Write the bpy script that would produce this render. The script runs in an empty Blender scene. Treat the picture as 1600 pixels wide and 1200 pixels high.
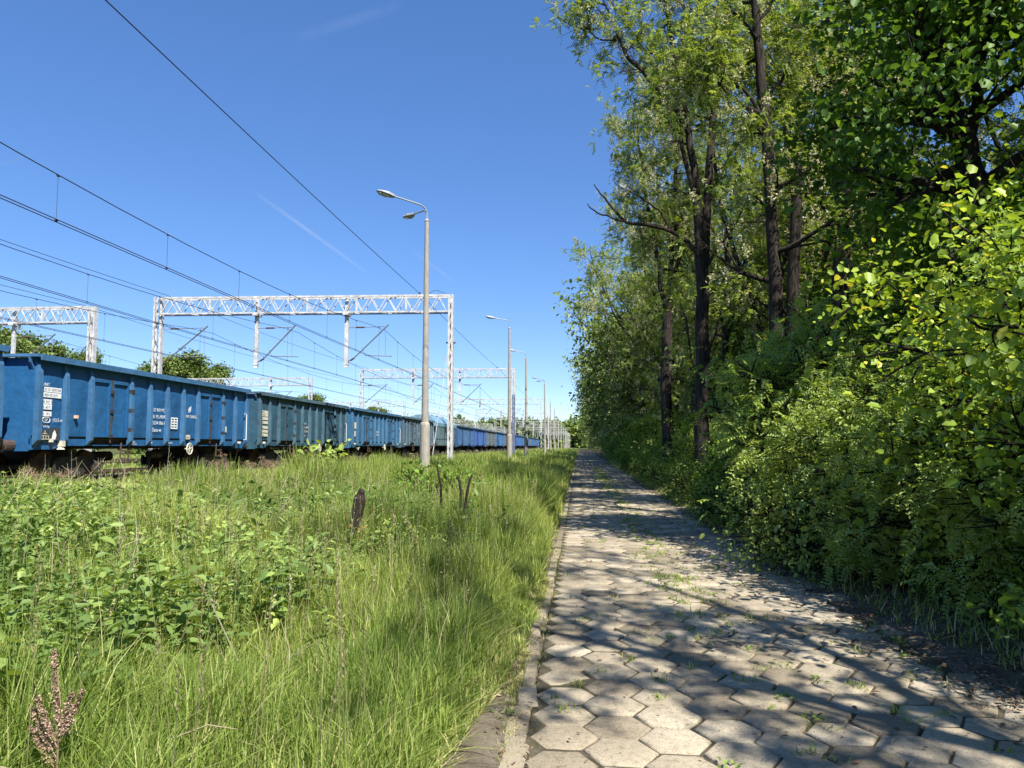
import bpy, math, random
import numpy as np
from mathutils import Vector, Matrix
R = math.radians
sc = bpy.context.scene
C = sc.collection
# ---------------- camera ----------------
F = 1180.0
EYE = 1.55
YAW, PITCH = R(5.08), R(4.68)
cd = bpy.data.cameras.new('camera')
cam = bpy.data.objects.new('camera', cd); C.objects.link(cam)
cam.location = (0, 0, EYE)
cam.rotation_euler = (math.pi/2 + PITCH, 0, YAW)
cd.sensor_width = 36; cd.lens = 36*F/1600
cd.clip_start = 0.05; cd.clip_end = 9000
sc.camera = cam
# ---------------- world, sun, exposure ----------------
SUN_EL = R(52)
sun_h = Vector((0.6, -0.8))                      # horizontal direction towards the sun
w = bpy.data.worlds.new('World'); sc.world = w; w.use_nodes = True
nt = w.node_tree; nt.nodes.clear()
sky = nt.nodes.new('ShaderNodeTexSky'); sky.sky_type = 'NISHITA'; sky.sun_disc = False
sky.sun_elevation = SUN_EL
sky.sun_rotation = math.atan2(sun_h.x, sun_h.y)
sky.altitude = 2500; sky.air_density = 1.0; sky.dust_density = 0.0; sky.ozone_density = 5.0
bg = nt.nodes.new('ShaderNodeBackground'); bg.inputs[1].default_value = 0.144
wo = nt.nodes.new('ShaderNodeOutputWorld')
hs = nt.nodes.new('ShaderNodeHueSaturation'); hs.inputs['Saturation'].default_value = 1.36; hs.inputs['Hue'].default_value = .511
gm = nt.nodes.new('ShaderNodeGamma'); gm.inputs[1].default_value = .69
nt.links.new(sky.outputs[0], gm.inputs[0]); nt.links.new(gm.outputs[0], hs.inputs['Color']); nt.links.new(hs.outputs[0], bg.inputs[0]); nt.links.new(bg.outputs[0], wo.inputs[0])
sd = bpy.data.lights.new('sun', 'SUN'); sd.energy = 4.8; sd.angle = R(0.5); sd.color = (1.0, 0.95, 0.87)
sun = bpy.data.objects.new('sun', sd); C.objects.link(sun)
sv = Vector((sun_h.x*math.cos(SUN_EL), sun_h.y*math.cos(SUN_EL), math.sin(SUN_EL)))
sun.rotation_euler = sv.to_track_quat('Z', 'Y').to_euler()
sun.location = sv*60
sc.view_settings.view_transform = 'Standard'; sc.view_settings.look = 'None'
sc.view_settings.gamma = 1.0; sc.view_settings.exposure = 1.15
sc.cycles.max_bounces = 6; sc.cycles.diffuse_bounces = 4; sc.cycles.glossy_bounces = 2
sc.cycles.transmission_bounces = 4; sc.cycles.transparent_max_bounces = 6
sc.cycles.caustics_reflective = False; sc.cycles.caustics_refractive = False
sc.cycles.use_denoising = True
# ---------------- helpers ----------------
CM = Matrix.Translation((0, 0, EYE)) @ cam.rotation_euler.to_matrix().to_4x4()
def P(px, py, Y):                                # a pixel of the photograph at distance Y down the road
    d = CM.to_3x3() @ Vector(((px-800)/F, -(py-600)/F, -1))
    return Vector((0, 0, EYE)) + d*(Y/d.y)
def PX(px, py, X):                               # the same, on the plane at lateral distance X
    d = CM.to_3x3() @ Vector(((px-800)/F, -(py-600)/F, -1))
    return Vector((0, 0, EYE)) + d*(X/d.x)
def tag(o, label=None, cat=None, group=None, kind=None):
    if label: o['label'] = label
    if cat: o['category'] = cat
    if group: o['group'] = group
    if kind: o['kind'] = kind
    return o
def empty(name, loc=(0,0,0), rz=0):
    o = bpy.data.objects.new(name, None); C.objects.link(o)
    o.location = loc; o.rotation_euler = (0,0,rz); o.empty_display_size = 0.3
    return o
def link(name, me, parent=None, loc=None):
    o = bpy.data.objects.new(name, me); C.objects.link(o)
    if parent: o.parent = parent
    if loc is not None: o.location = loc
    return o
def copy_tree(o, parent=None, skip=()):
    c = o.copy(); C.objects.link(c); c.parent = parent
    for ch in list(o.children):
        if ch.name.split('.')[0] in skip: continue
        copy_tree(ch, c, skip)
    return c
class MB:
    def __init__(s): s.v = []; s.f = []; s.m = []
    def quadbox(s, p, mi=0):                     # p: 8 points, bottom ring then top ring
        b = len(s.v); s.v += [tuple(q) for q in p]
        for f in ((0,3,2,1),(4,5,6,7),(0,1,5,4),(1,2,6,5),(2,3,7,6),(3,0,4,7)):
            s.f.append(tuple(b+i for i in f)); s.m.append(mi)
    def box(s, x0, x1, y0, y1, z0, z1, mi=0):
        s.quadbox([(x0,y0,z0),(x1,y0,z0),(x1,y1,z0),(x0,y1,z0),(x0,y0,z1),(x1,y0,z1),(x1,y1,z1),(x0,y1,z1)], mi)
    def bar(s, a, b, w, h=None, mi=0):           # square bar from a to b
        a = Vector(a); b = Vector(b); h = h or w
        d = (b-a).normalized(); up = Vector((0,0,1)) if abs(d.z) < .95 else Vector((0,1,0))
        x = d.cross(up).normalized()*w/2; z = x.cross(d).normalized()*h/2
        s.quadbox([a-x-z,a+x-z,b+x-z,b-x-z,a-x+z,a+x+z,b+x+z,b-x+z], mi)
    def tube(s, pts, rad, n=6, cap=True, mi=0):
        pts = [Vector(p) for p in pts]; b0 = len(s.v)
        if not hasattr(rad, '__len__'): rad = [rad]*len(pts)
        ref = None
        for i, p in enumerate(pts):
            d = (pts[min(i+1,len(pts)-1)]-pts[max(i-1,0)])
            if d.length < 1e-9: d = Vector((0,0,1))
            d.normalize()
            if ref is None: ref = Vector((0,0,1)) if abs(d.z) < .9 else Vector((1,0,0))
            x = d.cross(ref)
            if x.length < 1e-6: x = d.orthogonal()
            x.normalize(); ref = x.cross(d).normalized(); y = ref
            for k in range(n):
                a = 2*math.pi*k/n
                s.v.append(tuple(p + x*(math.cos(a)*rad[i]) + y*(math.sin(a)*rad[i])))
        for i in range(len(pts)-1):
            for k in range(n):
                a = b0+i*n+k; c = b0+i*n+(k+1)%n
                s.f.append((a, c, c+n, a+n)); s.m.append(mi)
        if cap:
            s.f.append(tuple(b0+k for k in range(n))); s.m.append(mi)
            s.f.append(tuple(b0+(len(pts)-1)*n+k for k in reversed(range(n)))); s.m.append(mi)
    def poly_prism(s, ring, off, mi=0):          # ring of points extruded by off
        b = len(s.v); n = len(ring); off = Vector(off)
        s.v += [tuple(p) for p in ring] + [tuple(Vector(p)+off) for p in ring]
        s.f.append(tuple(b+i for i in reversed(range(n)))); s.m.append(mi)
        s.f.append(tuple(b+n+i for i in range(n))); s.m.append(mi)
        for i in range(n):
            j = (i+1) % n; s.f.append((b+i, b+j, b+n+j, b+n+i)); s.m.append(mi)
    def mesh(s, name, mat, smooth=False):
        me = bpy.data.meshes.new(name); me.from_pydata(s.v, [], s.f)
        for m in (mat if isinstance(mat, (list, tuple)) else [mat]): me.materials.append(m)
        if any(s.m): me.polygons.foreach_set('material_index', s.m)
        if smooth: me.polygons.foreach_set('use_smooth', [True]*len(s.f))
        me.update(); return me
    def build(s, name, mat, parent=None, loc=None, smooth=False):
        return link(name, s.mesh(name, mat, smooth), parent, loc)
def np_mesh(name, V, Q, mat, tint=None, smooth=False):
    me = bpy.data.meshes.new(name)
    V = np.ascontiguousarray(V, dtype=np.float32); Q = np.ascontiguousarray(Q, dtype=np.int32)
    me.vertices.add(len(V)); me.vertices.foreach_set('co', V.ravel())
    k = Q.shape[1]
    me.loops.add(Q.size); me.loops.foreach_set('vertex_index', Q.ravel())
    me.polygons.add(len(Q)); me.polygons.foreach_set('loop_start', np.arange(0, Q.size, k, dtype=np.int32))
    me.materials.append(mat)
    if smooth: me.polygons.foreach_set('use_smooth', np.ones(len(Q), dtype=bool))
    if tint is not None:
        a = me.attributes.new('tint', 'FLOAT', 'FACE'); a.data.foreach_set('value', np.ascontiguousarray(tint, dtype=np.float32))
    me.update(calc_edges=True)
    return me
def nrm(a): return a/np.maximum(np.linalg.norm(a, axis=1, keepdims=True), 1e-9)
def leaf_arrays(c, ax, nr, L, W, fold=0.25, rnd=False):
    """folded leaves: c base points, ax leaf direction, nr surface normal, L and W sizes (arrays)"""
    ax = nrm(ax); sd_ = nrm(np.cross(nr, ax)); nn = nrm(np.cross(ax, sd_))
    L = L[:, None]; W = W[:, None]
    dn = -nn*W*fold
    if rnd: t1, t2, w1, w2 = .22, .68, .46, .44
    else:   t1, t2, w1, w2 = .30, .62, .46, .40
    v = np.stack([c, c+ax*L*t1+sd_*W*w1-dn*.0+nn*W*fold, c+ax*L*t2+sd_*W*w2+nn*W*fold, c+ax*L-nn*L*.08,
                  c+ax*L*t2-sd_*W*w2+nn*W*fold, c+ax*L*t1-sd_*W*w1+nn*W*fold], axis=1)
    n = len(c); b = np.arange(n)[:, None]*6
    q = np.concatenate([b+np.array([[0,3,2,1]]), b+np.array([[0,5,4,3]])], axis=1).reshape(-1, 4)
    return v.reshape(-1, 3), q
def sines(x, y, seed, k=6, f=1.0):
    r = np.random.RandomState(seed); out = 0
    for i in range(k):
        a = r.rand()*6.28; fr = f*(0.5+r.rand()*1.5)
        out = out + np.sin((x*math.cos(a)+y*math.sin(a))*fr + r.rand()*6.28)
    return out/math.sqrt(k)
def sst(x, a, b):
    t = np.clip((np.asarray(x, dtype=float)-a)/(b-a), 0, 1); return t*t*(3-2*t)
def gz(x, y=0):                                  # height of the ground
    z = 0.36*sst(-np.asarray(x, dtype=float), 1.2, 8.5) + 0.25*sst(x, 3.2, 9.0)
    return z
ORD = ['first','second','third','fourth','fifth','sixth','seventh','eighth','ninth','tenth','eleventh','twelfth','thirteenth',
       'fourteenth','fifteenth','sixteenth','seventeenth','eighteenth','nineteenth','twentieth','twenty-first','twenty-second',
       'twenty-third','twenty-fourth','twenty-fifth','twenty-sixth','twenty-seventh','twenty-eighth','twenty-ninth','thirtieth']
for tens_ in ('thirty', 'forty', 'fifty'):
    ORD += [tens_+'-'+ORD[q] for q in range(9)] + [{'thirty': 'fortieth', 'forty': 'fiftieth', 'fifty': 'sixtieth'}[tens_]]
# ---------------- materials ----------------
def new_mat(name):
    m = bpy.data.materials.new(name); m.use_nodes = True; t = m.node_tree; t.nodes.clear()
    out = t.nodes.new('ShaderNodeOutputMaterial'); b = t.nodes.new('ShaderNodeBsdfPrincipled')
    t.links.new(b.outputs[0], out.inputs[0]); return m, t, b, out
def ramp(t, stops):
    r = t.nodes.new('ShaderNodeValToRGB'); e = r.color_ramp.elements
    while len(e) < len(stops): e.new(0.5)
    for k, (p, c) in enumerate(stops): e[k].position = p; e[k].color = (*c, 1)
    return r
def noise(t, scale, detail=4, vec=None, rough=.6):
    n = t.nodes.new('ShaderNodeTexNoise'); n.inputs['Scale'].default_value = scale
    n.inputs['Detail'].default_value = detail; n.inputs['Roughness'].default_value = rough
    if vec is not None: t.links.new(vec, n.inputs['Vector'])
    return n
def mapping(t, scale, coord='Object'):
    tc = t.nodes.new('ShaderNodeTexCoord'); mp = t.nodes.new('ShaderNodeMapping')
    mp.inputs['Scale'].default_value = scale; t.links.new(tc.outputs[coord], mp.inputs[0]); return mp.outputs[0]
def mixc(t, fac, a, b, mode='MIX'):
    m = t.nodes.new('ShaderNodeMix'); m.data_type = 'RGBA'; m.blend_type = mode
    for sock, v in ((m.inputs[0], fac), (m.inputs[6], a), (m.inputs[7], b)):
        if hasattr(v, 'is_output'): t.links.new(v, sock)
        elif isinstance(v, (int, float)): sock.default_value = v
        else: sock.default_value = (*v, 1)
    return m.outputs[2]
def bump(t, b, h, strength, dist=.02):
    bp = t.nodes.new('ShaderNodeBump'); bp.inputs['Strength'].default_value = strength; bp.inputs['Distance'].default_value = dist
    t.links.new(h, bp.inputs['Height']); t.links.new(bp.outputs[0], b.inputs['Normal']); return bp
def simple(name, col, rough=.6, metal=0, var=.25, scale=3, bmp=0.0):
    m, t, b, o = new_mat(name); n = noise(t, scale, 6, mapping(t, (1,1,1)))
    r = ramp(t, [(.3, tuple(c*(1-var) for c in col)), (.7, tuple(min(1, c*(1+var)) for c in col))])
    t.links.new(n.outputs[0], r.inputs[0]); t.links.new(r.outputs[0], b.inputs['Base Color'])
    b.inputs['Roughness'].default_value = rough; b.inputs['Metallic'].default_value = metal
    if bmp: bump(t, b, n.outputs[0], bmp)
    return m
def leafy(name, stops, trans=.35, rough=.45, spec=.35, big=None):
    m, t, b, o = new_mat(name)
    at = t.nodes.new('ShaderNodeAttribute'); at.attribute_name = 'tint'
    r = ramp(t, stops); t.links.new(at.outputs['Fac'], r.inputs[0]); col = r.outputs[0]
    if big:
        n = noise(t, big[0], 3, mapping(t, (1,1,1))); rr = ramp(t, [(.35, big[1]), (.65, (1,1,1))])
        t.links.new(n.outputs[0], rr.inputs[0]); col = mixc(t, 1.0, col, rr.outputs[0], 'MULTIPLY')
    t.links.new(col, b.inputs['Base Color']); b.inputs['Roughness'].default_value = rough
    b.inputs['Specular IOR Level'].default_value = spec
    tr = t.nodes.new('ShaderNodeBsdfTranslucent')
    hs = mixc(t, 1.0, col, (1.25, 1.15, .45), 'MULTIPLY'); t.links.new(hs, tr.inputs[0])
    mx = t.nodes.new('ShaderNodeMixShader'); mx.inputs[0].default_value = trans
    t.links.new(b.outputs[0], mx.inputs[1]); t.links.new(tr.outputs[0], mx.inputs[2]); t.links.new(mx.outputs[0], o.inputs[0])
    return m
def paint_mat(name):                              # weathered wagon paint: colour from the object, rust and dirt on top
    m, t, b, o = new_mat(name)
    oi = t.nodes.new('ShaderNodeObjectInfo')
    tc = t.nodes.new('ShaderNodeTexCoord'); ad = t.nodes.new('ShaderNodeVectorMath'); ad.operation = 'ADD'
    sc_ = t.nodes.new('ShaderNodeVectorMath'); sc_.operation = 'SCALE'; sc_.inputs['Scale'].default_value = 9.0
    t.links.new(oi.outputs['Color'], sc_.inputs[0])
    t.links.new(tc.outputs['Object'], ad.inputs[0]); t.links.new(sc_.outputs[0], ad.inputs[1])
    mp = t.nodes.new('ShaderNodeMapping'); mp.inputs['Scale'].default_value = (1, 1, .35); t.links.new(ad.outputs[0], mp.inputs[0])
    n1 = noise(t, 1.6, 6, mp.outputs[0], .65); n2 = noise(t, 9, 6, mp.outputs[0], .7); n3 = noise(t, 1.1, 3, ad.outputs[0])
    hsv = mixc(t, 1.0, oi.outputs['Color'], (.62, .66, .70), 'MULTIPLY')
    r1 = ramp(t, [(.35, (0,0,0)), (.7, (1,1,1))]); t.links.new(n1.outputs[0], r1.inputs[0])
    c = mixc(t, r1.outputs[0], oi.outputs['Color'], hsv)
    r2 = ramp(t, [(.57, (0,0,0)), (.68, (1,1,1))]); t.links.new(n2.outputs[0], r2.inputs[0])
    ml = t.nodes.new('ShaderNodeMath'); ml.operation = 'MULTIPLY'; t.links.new(r2.outputs[0], ml.inputs[0]); t.links.new(oi.outputs['Alpha'], ml.inputs[1])
    c = mixc(t, ml.outputs[0], c, (.055, .035, .028))
    t.links.new(c, b.inputs['Base Color']); b.inputs['Roughness'].default_value = .48
    b.inputs['Specular IOR Level'].default_value = .4
    bump(t, b, n3.outputs[0], .6, .12)
    return m
M = {}
M['paint'] = paint_mat('weathered_wagon_paint')
M['black'] = simple('grimy_black_steel', (.030,.024,.020), .8, 0, .6, 5)
M['rust'] = simple('rusty_brown_steel', (.085,.05,.032), .85, 0, .5, 6)
M['greywhite'] = simple('galvanised_white_paint', (.44,.44,.44), .7, 0, .35, 4.5)
M['slate'] = simple('dark_slate', (.10,.12,.19), .6, 0, .2, 3)
M['white'] = simple('white_marking_paint', (.70,.72,.74), .6, 0, .12, 12)
M['cream'] = simple('pale_dirty_paint', (.55,.52,.42), .6, 0, .2, 8)
M['wire'] = simple('dark_copper_wire', (.028,.026,.028), .7, .2, .2, 4)
M['insul'] = simple('brown_insulator', (.09,.045,.03), .35, 0, .2, 5)
M['arm'] = simple('dull_steel_tube', (.17,.18,.20), .6, .3, .25, 3)
M['lamp'] = simple('grey_lamp_housing', (.30,.31,.32), .5, .2, .15, 4)
M['glass'] = simple('lamp_glass', (.40,.42,.38), .2, 0, .1, 4)
M['steel'] = simple('worn_rail_steel', (.14,.10,.08), .45, .5, .3, 5)
M['sleeper'] = simple('concrete_sleeper', (.26,.24,.21), .9, 0, .25, 5)
M['roofblue'] = simple('pale_blue_roof_paint', (.15,.27,.35), .5, 0, .22, 1.5)
M['lens'] = simple('orange_reflector', (.65,.45,.33), .4, 0, .1, 5)
M['plaque'] = simple('dark_plate', (.04,.045,.05), .6, 0, .2, 9)
M['wallw'] = simple('white_render', (.62,.63,.66), .8, 0, .08, 1)
M['wallb'] = simple('blue_cladding', (.03,.06,.30), .6, 0, .1, 1)
M['char'] = simple('charred_wood', (.020,.011,.008), .9, 0, .6, 25, .6)
M['rawwood'] = simple('split_raw_wood', (.42,.22,.07), .8, 0, .3, 12)
M['dry'] = leafy('dry_brown_seed_heads', [(0,(0.131,0.077,0.052)),(.5,(0.290,0.196,0.143)),(1,(0.493,0.378,0.280))], .15, .8, .1)
M['straw'] = leafy('bleached_dry_stalk', [(0,(.30,.24,.15)),(1,(.52,.45,.32))], .1, .8, .1)
M['grass'] = leafy('meadow_grass_blade', [(0,(0.097,0.152,0.026)),(.3,(0.228,0.303,0.065)),(.65,(0.394,0.466,0.119)),(.93,(0.537,0.560,0.192)),(1,(0.707,0.629,0.312))], .42, .6, .2,
                   (.45, (.70,.80,.70)))
M['herb'] = leafy('nettle_leaf', [(0,(0.075,0.134,0.034)),(.5,(0.167,0.254,0.068)),(.85,(0.280,0.376,0.098)),(1,(0.386,0.465,0.111))], .36, .5, .3)
M['locust'] = leafy('locust_leaflet', [(0,(0.093,0.146,0.030)),(.5,(0.217,0.299,0.065)),(.9,(0.364,0.459,0.117)),(1,(0.527,0.599,0.187))], .52, .5, .25)
M['blossom'] = leafy('cream_blossom', [(0,(.36,.38,.22)),(1,(.62,.60,.44))], .35, .6, .1)
M['maple'] = leafy('maple_leaf', [(0,(0.042,0.092,0.015)),(.6,(0.104,0.201,0.030)),(1,(0.221,0.353,0.058))], .42, .5, .25)
M['bush'] = leafy('bright_bush_leaf', [(0,(0.085,0.151,0.018)),(.4,(0.187,0.295,0.034)),(.8,(0.344,0.469,0.057)),(.95,(0.468,0.590,0.088)),(1,(0.655,0.604,0.105))], .42, .45, .35)
M['farleaf'] = leafy('far_foliage', [(0,(0.067,0.106,0.028)),(.6,(0.176,0.246,0.065)),(1,(0.328,0.398,0.131))], .3, .6, .2)
M['litter'] = leafy('fallen_leaves', [(0,(.07,.042,.025)),(.5,(.17,.11,.07)),(1,(.34,.26,.18))], .1, .8, .1)
def bark_mat(name, c0, c1):
    m, t, b, o = new_mat(name); n = noise(t, 5, 8, mapping(t, (3,3,.5)), .7)
    r = ramp(t, [(.35, c0), (.65, c1)]); t.links.new(n.outputs[0], r.inputs[0]); t.links.new(r.outputs[0], b.inputs['Base Color'])
    b.inputs['Roughness'].default_value = .9; b.inputs['Specular IOR Level'].default_value = .15; bump(t, b, n.outputs[0], 1.0, .06); return m
M['bark'] = bark_mat('furrowed_bark', (.010,.008,.0065), (.066,.054,.045))
M['barkdark'] = bark_mat('dark_bark', (.009,.007,.006), (.038,.030,.024))
def ground_mat():
    m, t, b, o = new_mat('field_soil'); tc = mapping(t, (1,1,1))
    n = noise(t, .7, 8, tc); n2 = noise(t, 14, 6, tc)
    r = ramp(t, [(.35, (.050,.068,.022)), (.55, (.095,.105,.040)), (.75, (.16,.14,.075))]); t.links.new(n.outputs[0], r.inputs[0])
    r2 = ramp(t, [(.3, (.6,.6,.6)), (.7, (1.15,1.1,1.05))]); t.links.new(n2.outputs[0], r2.inputs[0])
    c = mixc(t, 1.0, r.outputs[0], r2.outputs[0], 'MULTIPLY'); t.links.new(c, b.inputs['Base Color'])
    b.inputs['Roughness'].default_value = .95; b.inputs['Specular IOR Level'].default_value = .1; bump(t, b, n2.outputs[0], .7, .04); return m
M['ground'] = ground_mat()
def dirt_mat(name, c0, c1, c2, sc1=3, sc2=60):
    m, t, b, o = new_mat(name); tc = mapping(t, (1,1,1)); n = noise(t, sc1, 8, tc); n2 = noise(t, sc2, 5, tc, .8)
    r = ramp(t, [(.3, c0), (.5, c1), (.72, c2)]); t.links.new(n.outputs[0], r.inputs[0])
    r2 = ramp(t, [(.3, (.55,.55,.55)), (.65, (1.15,1.15,1.15))]); t.links.new(n2.outputs[0], r2.inputs[0])
    c = mixc(t, 1.0, r.outputs[0], r2.outputs[0], 'MULTIPLY'); t.links.new(c, b.inputs['Base Color'])
    b.inputs['Roughness'].default_value = .95; b.inputs['Specular IOR Level'].default_value = .1; bump(t, b, n2.outputs[0], .8, .015); return m
M['dirt'] = dirt_mat('sandy_dirt', (.075,.062,.043), (.15,.125,.09), (.24,.205,.155))
M['joint'] = dirt_mat('mossy_joint_soil', (.050,.050,.026), (.105,.090,.060), (.17,.142,.10), 6, 70)
M['forestfloor'] = dirt_mat('leaf_mould', (.028,.022,.014), (.065,.048,.03), (.12,.09,.06), 5, 40)
M['ballast'] = dirt_mat('track_ballast', (.12,.10,.08), (.20,.17,.14), (.30,.27,.23), 30, 90)
def paver_mat(name='hexagonal_concrete_paver', hi=1.0):
    m, t, b, o = new_mat(name); tc = mapping(t, (1,1,1))
    at = t.nodes.new('ShaderNodeAttribute'); at.attribute_name = 'tint'
    big = noise(t, 1.3, 5, tc); fine = noise(t, 130, 4, tc, .75); mid = noise(t, 22, 6, tc, .75)
    r = ramp(t, [(0, (.195*hi,.168*hi,.125*hi)), (1, (.375*hi,.328*hi,.250*hi))]); t.links.new(at.outputs['Fac'], r.inputs[0])
    rb = ramp(t, [(.30, (.72,.69,.63)), (.60, (1.06,1.05,1.02))]); t.links.new(big.outputs[0], rb.inputs[0])
    c = mixc(t, 1.0, r.outputs[0], rb.outputs[0], 'MULTIPLY')
    rm = ramp(t, [(.28, (.50,.48,.44)), (.48, (1,1,1)), (.75, (1.15,1.14,1.12))]); t.links.new(mid.outputs[0], rm.inputs[0])
    c = mixc(t, 1.0, c, rm.outputs[0], 'MULTIPLY')
    rf = ramp(t, [(.36, (.35,.33,.30)), (.46, (1,1,1)), (.72, (1.2,1.2,1.2))]); t.links.new(fine.outputs[0], rf.inputs[0])
    c = mixc(t, 1.0, c, rf.outputs[0], 'MULTIPLY')
    t.links.new(c, b.inputs['Base Color']); b.inputs['Roughness'].default_value = .9; b.inputs['Specular IOR Level'].default_value = .15
    bump(t, b, fine.outputs[0], .7, .006); return m
M['paver'] = paver_mat('hexagonal_concrete_paver', 1.14)
M['concrete'] = paver_mat('kerb_concrete', 1.05)
def post_mat():
    m, t, b, o = new_mat('lamp_post_concrete'); n = noise(t, 9, 7, mapping(t, (1,1,.3)), .7)
    r = ramp(t, [(.3, (.20,.18,.15)), (.7, (.37,.345,.30))]); t.links.new(n.outputs[0], r.inputs[0]); t.links.new(r.outputs[0], b.inputs['Base Color'])
    b.inputs['Roughness'].default_value = .85; return m
M['post'] = post_mat()
# ================= setting: ground, road =================
def sheet(name, xs, ys, zf, mat, parent=None):
    X, Y = np.meshgrid(xs, ys, indexing='ij'); Z = zf(X, Y)
    V = np.stack([X, Y, Z], -1).reshape(-1, 3); nx, ny = len(xs), len(ys)
    i = np.arange(nx-1)[:, None]*ny + np.arange(ny-1)[None, :]
    Q = np.stack([i, i+ny, i+ny+1, i+1], -1).reshape(-1, 4)
    return link(name, np_mesh(name, V, Q, mat, smooth=True), parent)
xs = np.unique(np.concatenate([np.linspace(-2500,-60,12), np.linspace(-60,-10,40), np.linspace(-10,12,111), np.linspace(12,60,20), np.linspace(60,2500,10)]))
ys = np.unique(np.concatenate([np.linspace(-200,-4,10), np.linspace(-4,30,171), np.linspace(30,120,60), np.linspace(120,5000,30)]))
def gzf(X, Y):
    z = gz(X, Y) + .02*sines(X, Y, 3, 6, 2.2)*(sst(-X, .9, 1.6)+sst(X, 3.6, 4.6))
    return z - .07*(sst(X, -.75, -.55)*(1-sst(X, 2.9, 3.3)))
tag(sheet('ground', xs, ys, gzf, M['ground']), kind='structure')
xs = np.unique(np.concatenate([np.linspace(-1.15,-.3,12), np.linspace(-.3,2.4,10), np.linspace(2.4,4.3,24)])); ys = np.unique(np.concatenate([np.linspace(-6,20,160), np.linspace(20,260,120)]))
def bedz(X, Y):
    e = np.clip(sst(X, -1.1, -.95)*(1-sst(X, 3.9+.2*np.sin(Y*1.3), 4.2+.1*np.sin(Y*.7))), 0, 1)
    bump_ = .004*sines(X, Y, 8, 6, 5)+.006*sines(X, Y, 9, 6, 9)*(sst(X, 2.3, 2.6)+1-sst(X, -.5, -.3))+.042*sst(X, 2.3, 2.8)+.038*(1-sst(Y, 3.4, 5.0))*(1-sst(X, -.2, .12))+.036*(1-sst(X, -.5, -.4))
    return np.where(e > .02, -.034 + bump_, gz(X)-.05)
tag(sheet('dirt_verge', xs, ys, bedz, M['dirt']), kind='structure')
xs = np.concatenate([np.linspace(4.0, 40, 40)]); ys = np.linspace(-30, 260, 140)
tag(sheet('forest_floor', xs, ys, lambda X, Y: gz(X)+.02+.03*sines(X, Y, 12, 6, 1.4)*sst(X, 4.2, 5), M['forestfloor']), kind='structure')
xs = np.linspace(-.29, 2.85, 22); ys = np.linspace(-2, 152, 700)
tag(sheet('path_bed', xs, ys, lambda X, Y: -.0125+.0028*sines(X, Y, 10, 6, 5)+.002*sines(X, Y, 11, 6, 16), M['joint']), kind='structure')
# hexagonal pavers
def build_pavers():
    r = np.random.RandomState(5); s = .2; V = []; Q = []; T = []
    ang = np.arange(6)*math.pi/3
    nc = 10
    for ci in range(nc):
        cx = -.27+.17 + ci*.3
        y0 = -1.0 + (.173 if ci % 2 else 0)
        for ri in range(int(151/.3464)):
            cy = y0 + ri*.3464
            if ci >= nc-1 and r.rand() < .4 and cy < 60: continue
            if ci == 0 and cy < 3.6 and r.rand() < .4: continue
            big = cy < 25
            sink = .003*math.sin(cy*.9+ci)+float(np.clip(.0032*r.randn(), -.006, .007)) - (.006 if ci == 0 and cy < 6 else 0)
            tx, ty = r.randn(2)*.014
            jit = r.randn(2)*.004; rot = r.randn()*.012
            rr = s-.0085-abs(r.randn())*.0025
            levels = ((rr, -.045), (rr, -.010), (rr-.006, -.002), (rr-.016, .001)) if big else ((rr, -.04), (rr-.004, 0.0))
            b = len(V)
            wob = 1+r.randn(6)*(.011 if big else .004)
            for (q, z) in levels:
                for k in range(6):
                    x = math.cos(ang[k]+rot)*q*wob[k]; y = math.sin(ang[k]+rot)*q*wob[k]
                    V.append((cx+jit[0]+x, cy+jit[1]+y, z+sink+x*tx+y*ty))
            tn = float(np.clip(r.normal(.55, .28), 0, 1))
            n = len(levels)
            for l in range(n-1):
                for k in range(6):
                    a = b+l*6+k; c = b+l*6+(k+1) % 6
                    Q.append((a, c, c+6, a+6)); T.append(tn)
            t = b+(n-1)*6
            Q.append((t, t+1, t+2, t+3)); Q.append((t, t+3, t+4, t+5)); T += [tn, tn]
    return np_mesh('path', np.array(V), np.array(Q), M['paver'], np.array(T))
tag(link('path', build_pavers()), kind='structure')
# kerb of short concrete edging stones on the left
def build_kerb():
    r = np.random.RandomState(9); mb = MB(); y = 2.6; ty = []
    while y < 150:
        L = .98; dz = -.008+.008*r.randn(); dx = .012*r.randn(); a = .010*r.randn()
        low = -.022*(1-float(sst(y, 4.2, 6.0)))*(1.3 if r.rand() < .6 else .4)
        z1 = .006+dz+low*.5; x0 = -.405+dx; x1 = -.292+dx
        if y < 6.5: L = .30+.35*r.rand(); x0 += .02*r.randn(); x1 += .012*r.randn()
        mb.quadbox([(x0,y,-.12),(x1,y,-.12),(x1+a,y+L-.015,-.12),(x0+a,y+L-.015,-.12),
                    (x0+.008,y,z1-.01),(x1-.008,y,z1-.01),(x1+a-.008,y+L-.015,z1-.01),(x0+a+.008,y+L-.015,z1-.01)])
        ty += [r.rand()]*6; 
        mb.quadbox([(x0+.008,y+.002,z1-.012),(x1-.008,y+.002,z1-.012),(x1+a-.008,y+L-.017,z1-.012),(x0+a+.008,y+L-.017,z1-.012),
                    (x0+.016,y+.01,z1),(x1-.016,y+.01,z1),(x1+a-.016,y+L-.025,z1),(x0+a+.016,y+L-.025,z1)])
        ty += [ty[-1]]*6
        y += L
    me = mb.mesh('kerb', M['concrete']); a = me.attributes.new('tint', 'FLOAT', 'FACE'); a.data.foreach_set('value', ty)
    return me
tag(link('kerb', build_kerb()), kind='structure')
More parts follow.
